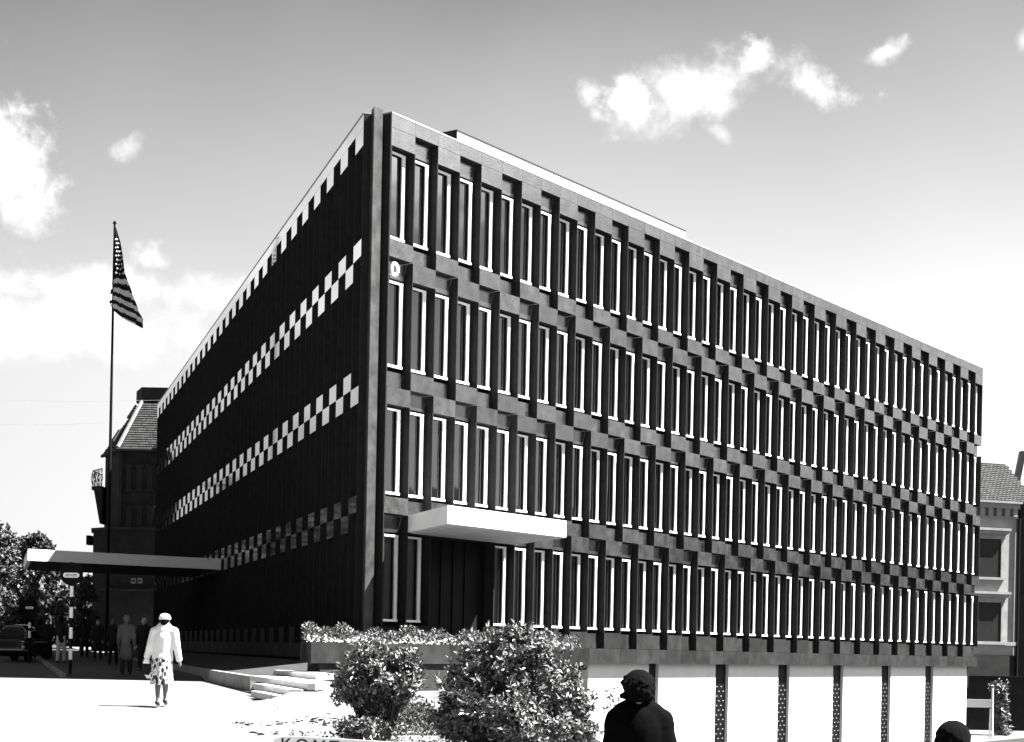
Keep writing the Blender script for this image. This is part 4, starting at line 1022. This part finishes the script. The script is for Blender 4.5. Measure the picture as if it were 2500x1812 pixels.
# ------------------------------------------------------------------ corner house on the left with mansard roof
def left_house():
    Y = 112.0
    A = at(258, 1100, Y+4.2); B = at(292, 1100, Y); Cc = at(470, 1100, Y)
    zE = at(292, 1098, Y).z; zT = at(345, 968, Y+1.5).z; zg = gz(B.x, Y)
    e = empty('corner_house', (B.x, Y, zg), 'dark old corner house with a tiled mansard roof and side balcony', 'house')
    foot = [(A.x, A.y), (B.x, B.y), (Cc.x, Cc.y), (Cc.x, Cc.y+11), (A.x, A.y+8)]
    m = MB(); m.prism(foot, zg-.5, zE); m.build('wall', MAT['tower'], e)
    # wider ground floor on the left
    zl = at(240, 1293, Y).z; D0 = at(229, 1300, Y+4)
    m = MB(); m.prism([(D0.x, D0.y), (D0.x+.6, D0.y-2.5), (B.x-.3, B.y-.35), (Cc.x, Cc.y-.35), (Cc.x, Cc.y-.02), (B.x, B.y-.02), (A.x-.02, A.y), (A.x-.02, A.y+7), (D0.x, D0.y+7)], zg-.5, zl); sh = m.build('shop_front', MAT['tower'], e)
    m = MB(); m.prism([(D0.x-.15, D0.y), (D0.x+.5, D0.y-2.7), (B.x-.3, B.y-.5), (Cc.x, Cc.y-.5), (Cc.x, Cc.y-.36), (B.x-.2, B.y-.36), (D0.x+.7, D0.y-2.4), (D0.x+.05, D0.y)], zl+.003, zl+.18); m.build('cornice', MAT['tower_trim'], sh)
    # roof: sloping facets rising to a small flat top
    T = [at(345, 968, Y+4.5), at(352, 968, Y+2.6), at(470, 968, Y+2.6)]
    top = [(T[0].x, T[0].y), (T[1].x, T[1].y), (Cc.x, T[2].y), (Cc.x, Cc.y+9), (T[0].x, T[0].y+5)]
    ov = [(A.x-.25, A.y), (B.x-.05, B.y-.3), (Cc.x, Cc.y-.3), (Cc.x, Cc.y+11), (A.x-.25, A.y+8)]
    roof = MB(); nrow = 22; rr = 9
    # each facet as rows of overlapping tiles
    def facet(a0, a1, b0, b1, cols):
        a0, a1, b0, b1 = map(Vector, (a0, a1, b0, b1)); nrm = (a1-a0).cross(b0-a0).normalized()
        if nrm.z < 0: nrm = -nrm
        for r in range(nrow):
            t0, t1 = r/nrow, (r+1.25)/nrow; t1 = min(1, t1)
            for c in range(cols):
                of = .5*(r % 2); c0, c1 = max(0, (c+of-.02+.06)/cols), min(1, (c+of+.94)/cols)
                if c0 >= c1: continue
                p = [a0.lerp(a1, c0).lerp(b0.lerp(b1, c0), t0), a0.lerp(a1, c1).lerp(b0.lerp(b1, c1), t0), a0.lerp(a1, c1).lerp(b0.lerp(b1, c1), t1), a0.lerp(a1, c0).lerp(b0.lerp(b1, c0), t1)]
                lo, hi_ = nrm*.09, nrm*.02
                q = [p[0], p[1], p[2]-nrm*.03, p[3]-nrm*.03, p[0]+lo, p[1]+lo, p[2]+hi_, p[3]+hi_]; roof.hexa([tuple(x) for x in q])
    z0, z1 = zE+.02, zT
    def P3(p, z): return (p[0], p[1], z)
    facet(P3(ov[1], z0), P3(ov[2], z0), P3(top[1], z1), P3(top[2], z1), 26)
    facet(P3(ov[0], z0), P3(ov[1], z0), P3(top[0], z1), P3(top[1], z1), 12)
    m = MB(); nn = 5
    for i in range(nn): m.v.append((ov[i][0], ov[i][1], z0-.01))
    for i in range(nn): m.v.append((top[i][0], top[i][1], z1-.01))
    for i in range(nn): j = (i+1) % nn; m.f.append((i, j, nn+j, nn+i))
    m.f += [tuple(nn+i for i in range(nn)), tuple(reversed(range(nn)))]
    ro = m.build('roof', MAT['tower'], e); roof.build('roof_tiles', MAT['roof_tile'], ro)
    m = MB(); m.tube([P3(ov[1], z0+.1), P3(top[1], z1+.1)], .14, 6); m.build('hip_ridge', MAT['lead'], ro)
    m = MB(); m.prism([(top[0][0]-.3, top[0][1]-.2), (top[1][0]-.1, top[1][1]-.35), (Cc.x, top[2][1]-.35), (Cc.x, Cc.y+8), (top[0][0]-.3, top[0][1]+5)], z1-.05, z1+.75); m.build('roof_curb', MAT['tower_trim'], ro)
    # dormer cheek at right
    p = at(372, 1098, Y-.6); pt = at(377, 1040, Y+.6); p2 = at(392, 1098, Y-.6); m = MB()
    m.prism([(p.x, Y-.5), (p2.x+1, Y-.5), (p2.x+1, Y+2.2), (p.x+.3, Y+2.2)], [zE+.1]*4, [zE+.2, pt.z, pt.z, zE+.5]); m.build('dormer', MAT['lead'], ro)
    # skylights on the oblique facet
    for (t, u0, u1) in ((.62, .4, .55), (.15, .35, .45), (.15, .6, .7)):
        a = Vector(P3(ov[0], z0)).lerp(Vector(P3(ov[1], z0)), u0); b = Vector(P3(top[0], z1)).lerp(Vector(P3(top[1], z1)), u0)
        m = MB(); m.tube([a.lerp(b, t)+Vector((-.1, -.15, .15)), a.lerp(b, t+.25)+Vector((-.1, -.15, .15))], .09, 6); m.build('skylight', MAT['lead'], ro)
    # gutter, drain, windows
    m = MB(); m.tube([(ov[0][0], ov[0][1], zE), (ov[1][0], ov[1][1]-.05, zE), (ov[2][0], ov[2][1]-.05, zE)], .12, 6); m.build('gutter', MAT['tower_trim'], e)
    m = MB(); dp = at(296, 1100, Y-.15); m.tube([(dp.x, dp.y, zE-.3), (dp.x, dp.y, zl+.3)], .07, 6); m.build('drainpipe', MAT['tower_trim'], e)
    for fl_ in range(2):
        for i in range(4):
            pxx = 308+i*26; a = at(pxx, 1140+fl_*100, Y-.06); b = at(pxx+12, 1195+fl_*100, Y-.06); m = MB(); m.box(a.x, b.x, Y-.06, Y+.1, b.z, a.z); wn = m.build('window', MAT['win_dark'], e)
            m = MB(); m.box(a.x-.12, b.x+.12, Y-.12, Y-.062, a.z, a.z+.15); m.box(a.x-.12, b.x+.12, Y-.14, Y-.062, b.z-.12, b.z); m.build('frame', MAT['tower_trim'], wn)
    # balcony on the left flank
    b0 = at(236, 1190, Y+5); zb = at(236, 1192, Y+5).z; bt = at(236, 1155, Y+5).z; xr = A.x+.02
    m = MB(); m.prism([(b0.x, Y+3.6), (xr, Y+3.2), (xr, Y+6.5), (b0.x, Y+6.5)], zb-.25, zb); m.hexa([(xr-.15, Y+3.4, zb-2.6), (xr, Y+3.4, zb-2.6), (xr, Y+6.4, zb-2.6), (xr-.15, Y+6.4, zb-2.6), (b0.x+.2, Y+3.4, zb-.251), (xr, Y+3.4, zb-.251), (xr, Y+6.4, zb-.251), (b0.x+.2, Y+6.4, zb-.251)]); bal = m.build('balcony', MAT['tower_trim'], e)
    m = MB()
    m.tube([(b0.x+.05, Y+3.65, bt), (xr, Y+3.3, bt+.15)], .035, 5); m.tube([(b0.x+.05, Y+3.65, bt), (b0.x+.05, Y+6.4, bt)], .035, 5)
    for i in range(9):
        t = i/8; xx = b0.x+.05+(xr-b0.x-.05)*t; m.tube([(xx, Y+3.65-.35*t, zb), (xx+.12*math.sin(i*2), Y+3.6-.35*t, (zb+bt)/2), (xx, Y+3.65-.35*t, bt+.15*t)], .025, 5)
    for i in range(8): yy = Y+3.7+i*.38; m.tube([(b0.x+.05, yy, zb), (b0.x-.08, yy, (zb+bt)/2), (b0.x+.05, yy, bt)], .025, 5)
    m.build('railing', MAT['signblack'], bal)
    # hanging box sign and two notice boards at the shop front
    s0 = at(214, 1308, Y+3); s1 = at(224, 1331, Y+3); m = MB(); m.box(s0.x, s1.x, Y+2.6, Y+3.4, s1.z, s0.z); m.box(s1.x, D0.x+.1, Y+2.95, Y+3.05, (s0.z+s1.z)/2-.08, (s0.z+s1.z)/2+.08); m.build('hanging_sign', MAT['signblack'], e)
    for x0_, x1_ in ((319.5, 331.5), (335.5, 347.5)):
        a = at(x0_, 1411, Y-.45); b = at(x1_, 1425, Y-.45); m = MB(); m.box(a.x, b.x, Y-.45, Y-.37, b.z, a.z); nb = m.build('notice_board', MAT['lead'], e)
        m = MB(); m.box(a.x+.05, b.x-.05, Y-.458, Y-.452, a.z-.24, a.z-.16); m.build('lettering_band', MAT['signblack'], nb)
    m = MB(); l = at(225, 1438, Y-.5); m.box(l.x, Cc.x, Y-.9, Y-.36, l.z-.08, l.z+.05); m.build('awning_rail', MAT['tower_trim'], e)
left_house()

# ------------------------------------------------------------------ old houses at the right edge
def right_houses():
    Y = 106.0; ang = math.radians(20); ux = Vector((math.cos(ang), math.sin(ang))); nx = Vector((math.sin(ang), -math.cos(ang)))
    pr = at(2481, 1300, Y); o = Vector((pr.x, pr.y)); zg = gz(o.x, Y)
    def Pp(t, d, z): q = o-ux*t+nx*d; return (q.x, q.y, z)
    def hx(m, t0, t1, d0, d1, z0, z1): m.hexa([Pp(t1, d1, z0), Pp(t0, d1, z0), Pp(t0, d0, z0), Pp(t1, d0, z0), Pp(t1, d1, z1), Pp(t0, d1, z1), Pp(t0, d0, z1), Pp(t1, d0, z1)])
    Zp = lambda y: at(2430, y, Y).z
    e = empty('stucco_house', (o.x, o.y, zg), 'pale stucco house with moulded windows and tiled roof behind the far end of the office', 'house')
    m = MB(); hx(m, 0, 9, -8, 0, Zp(1600), Zp(1228)); m.build('wall', MAT['stucco'], e)
    m = MB(); hx(m, -.1, 9, -8, .06, zg-.5, Zp(1600)-.004); m.build('ground_floor', MAT['brick_dark'], e)
    m = MB(); hx(m, -.1, 9, -.3, .5, Zp(1231), Zp(1226)); hx(m, -.05, 9, .004, .3, Zp(1243), Zp(1231)-.004)
    for i in range(14): hx(m, i*.62+.1, i*.62+.42, .005, .26, Zp(1262), Zp(1243)-.004)
    hx(m, -.04, 9, .004, .14, Zp(1266), Zp(1262)-.004); m.build('cornice', MAT['stucco_trim'], e)
    m = MB(); hx(m, -.05, 9, .004, .18, Zp(1576), Zp(1567)); m.build('string_course', MAT['stucco_trim'], e)
    def tx(px, y): # distance t along the wall for a pixel column
        d = at(px, y, 1)-Vector((0, 0, EYE)); return ((o.x*d.y-o.y*d.x)/(ux.x*d.y-ux.y*d.x))
    for (ya, yb) in ((1318, 1411), (1472, 1568)):
        t0, t1 = tx(2443, ya), tx(2443, ya)+1.75
        for k in range(3):
            a0, a1 = t0+k*3.4, t1+k*3.4
            if a1 > 9: continue
            m = MB(); hx(m, a0, a1, -.2, .02, Zp(yb), Zp(ya)); wn = m.build('window', MAT['win_dark'], e)
            m = MB(); hx(m, a0-.18, a0-.003, .003, .09, Zp(yb), Zp(ya)); hx(m, a1+.003, a1+.18, .003, .09, Zp(yb), Zp(ya)); hx(m, a0-.25, a1+.25, .003, .12, Zp(ya)+.003, Zp(ya-12)); hx(m, a0-.45, a1+.45, .003, .32, Zp(ya-12)+.003, Zp(ya-20)); hx(m, a0-.5, a1+.5, .003, .42, Zp(ya-20)+.003, Zp(ya-26)); hx(m, a0-.3, a1+.3, .003, .2, Zp(yb+6), Zp(yb)-.003)
            m.build('moulding', MAT['stucco_trim'], wn)
    # tiled roof facet
    rm = MB(); zr0, zr1 = Zp(1227), Zp(1120)
    nrow, cols = 20, 30
    for r in range(nrow):
        t0, t1 = r/nrow, min(1, (r+1.2)/nrow)
        for c in range(-4, cols):
            a, b = (c+.5*(r % 2))*9/cols+.02, (c+.5*(r % 2)+.9)*9/cols
            e0 = .25-t0*(-.6)
            def pt(t, s, up): q = o-ux*(t-.1*0)+nx*(.45-3.2*s); return (q.x, q.y, zr0+(zr1-zr0)*s+up)
            rm.hexa([pt(b, t0, 0), pt(a, t0, 0), pt(a, t1, -.06), pt(b, t1, -.06), pt(b, t0, .1), pt(a, t0, .1), pt(a, t1, .02), pt(b, t1, .02)])
    m = MB(); m.hexa([Pp(9, .4, zr0-.02), Pp(-1.0, .4, zr0-.02), Pp(-1.0, -7, zr0-.02), Pp(9, -7, zr0-.02), Pp(9, -2.8, zr1-.05), Pp(-1.15, -2.8, zr1-.05), Pp(-1.15, -4, zr1-.05), Pp(9, -4, zr1-.05)])
    ro = m.build('roof', MAT['tower'], e); rm.build('roof_tiles', MAT['roof_tile'], ro)
    m = MB(); q0 = Pp(-.12, .15, 0); m.tube([(q0[0], q0[1], Zp(1232)), (q0[0], q0[1], zg+.2)], .08, 6); m.build('drainpipe', MAT['signblack'], e)
    # neighbour: dark brick gable with pale dormer
    Y2 = 111.0; p = at(2487, 1300, Y2); e2 = empty('brick_house', (p.x, Y2, zg), 'dark brick house with a pale sloping gable coping at the right edge', 'house')
    z1 = at(2490, 1222, Y2).z; m = MB(); m.box(p.x, p.x+12, Y2, Y2+9, zg-.5, z1); m.build('wall', MAT['brick_dark'], e2)
    m = MB(); m.box(p.x-.15, p.x+12, Y2-.35, Y2+9, z1+.004, z1+.3); m.build('cornice', MAT['tower_trim'], e2)
    m = MB(); fp = [at(2470, 1216, Y2-.4), at(2484, 1212, Y2-.4), at(2506, 1101, Y2-.4), at(2493, 1101, Y2-.4)]
    m.v += [tuple(q) for q in fp]+[(q.x, q.y+.5, q.z) for q in fp]; m.f += [(0, 1, 2, 3), (7, 6, 5, 4), (0, 4, 5, 1), (1, 5, 6, 2), (2, 6, 7, 3), (3, 7, 4, 0)]
    m.build('gable_coping', MAT['lead'], e2)
right_houses()
# white barrier between the basement wall and the street
def barrier():
    Y = 88.0; a, b = at(2352, 1706, Y), at(2422, 1728, Y); zg = gz(a.x, Y)
    e = empty('barrier', (b.x, Y, zg), 'white horizontal board on posts beside the far end of the basement wall', 'barrier')
    m = MB(); m.box(a.x, b.x, Y, Y+.08, b.z, at(2352, 1707, Y).z); m.build('board', MAT['white'], e)
    for px, px2, yt in ((2423, 2422, 1680), (2418, 2415, 1730)):
        p, p2 = at(px, yt, Y), at(px2, 1800, Y); m = MB(); m.tube([(p2.x, Y-.05, zg), (p.x, Y-.05, p.z)], .05, 8); m.build('post', MAT['white'], e)
barrier()
# dark hoarding/undergrowth below the houses at the right, seen past the barrier
def right_wall():
    Y = 98.0; a, b = at(2330, 1640, Y), at(2560, 1640, Y); zg = gz(a.x, Y)
    m = MB(); m.box(a.x, b.x, Y, Y+.3, zg-.3, at(2400, 1650, Y).z)
    tag(m.build('garden_wall', MAT['brick_dark'], loc=(a.x, Y, zg)), 'dark brick garden wall behind the white barrier at the right', 'wall')
right_wall()
# overhead wires across the sky at the left
for (x0, y0, x1, y1, lab) in ((-60, 975, 400, 977, 'thin overhead wire crossing the sky left of the mansard roof, upper one'), (-60, 1036, 300, 1030, 'thin overhead wire crossing the sky left of the mansard roof, lower one')):
    a, b = at(x0, y0, 95), at(x1, y1, 108); m = MB(); mid = (a+b)/2-Vector((0, 0, .12)); m.tube([a, mid, b], .008, 5)
    tag(m.build('overhead_wire', MAT['wire'], loc=tuple(a)), lab, 'wire', 'overhead wires')
# dark skyline added out of view, right and behind, for windows and granite to mirror
def unseen_skyline():
    m = MB(); n = 300; A0, A1 = math.radians(30), math.radians(250); R = 230
    r2 = np.random.default_rng(4)
    for i in range(n+1):
        a = A0+(A1-A0)*i/n; h = 27+3*math.sin(a*5)+2.5*math.sin(a*13+1)+2*math.sin(a*41)+1.2*math.sin(a*97)+r2.uniform(-1.2, 1.2)
        h *= sst(a, A0-.01, A0+.3)*(1-sst(a, A1-.4, A1))
        x, y = math.sin(a), math.cos(a)
        m.v += [(x*R*.8, y*R*.8+40, -8), (x*R, y*R+40, h+EYE), (x*R*1.6, y*R*1.6+40, -10)]
    for i in range(n): o = i*3; m.f += [(o, o+3, o+4, o+1), (o+1, o+4, o+5, o+2)]
    struct(m.build('unseen_skyline', MAT['unseen_skyline_dark'], smooth=True))
unseen_skyline()
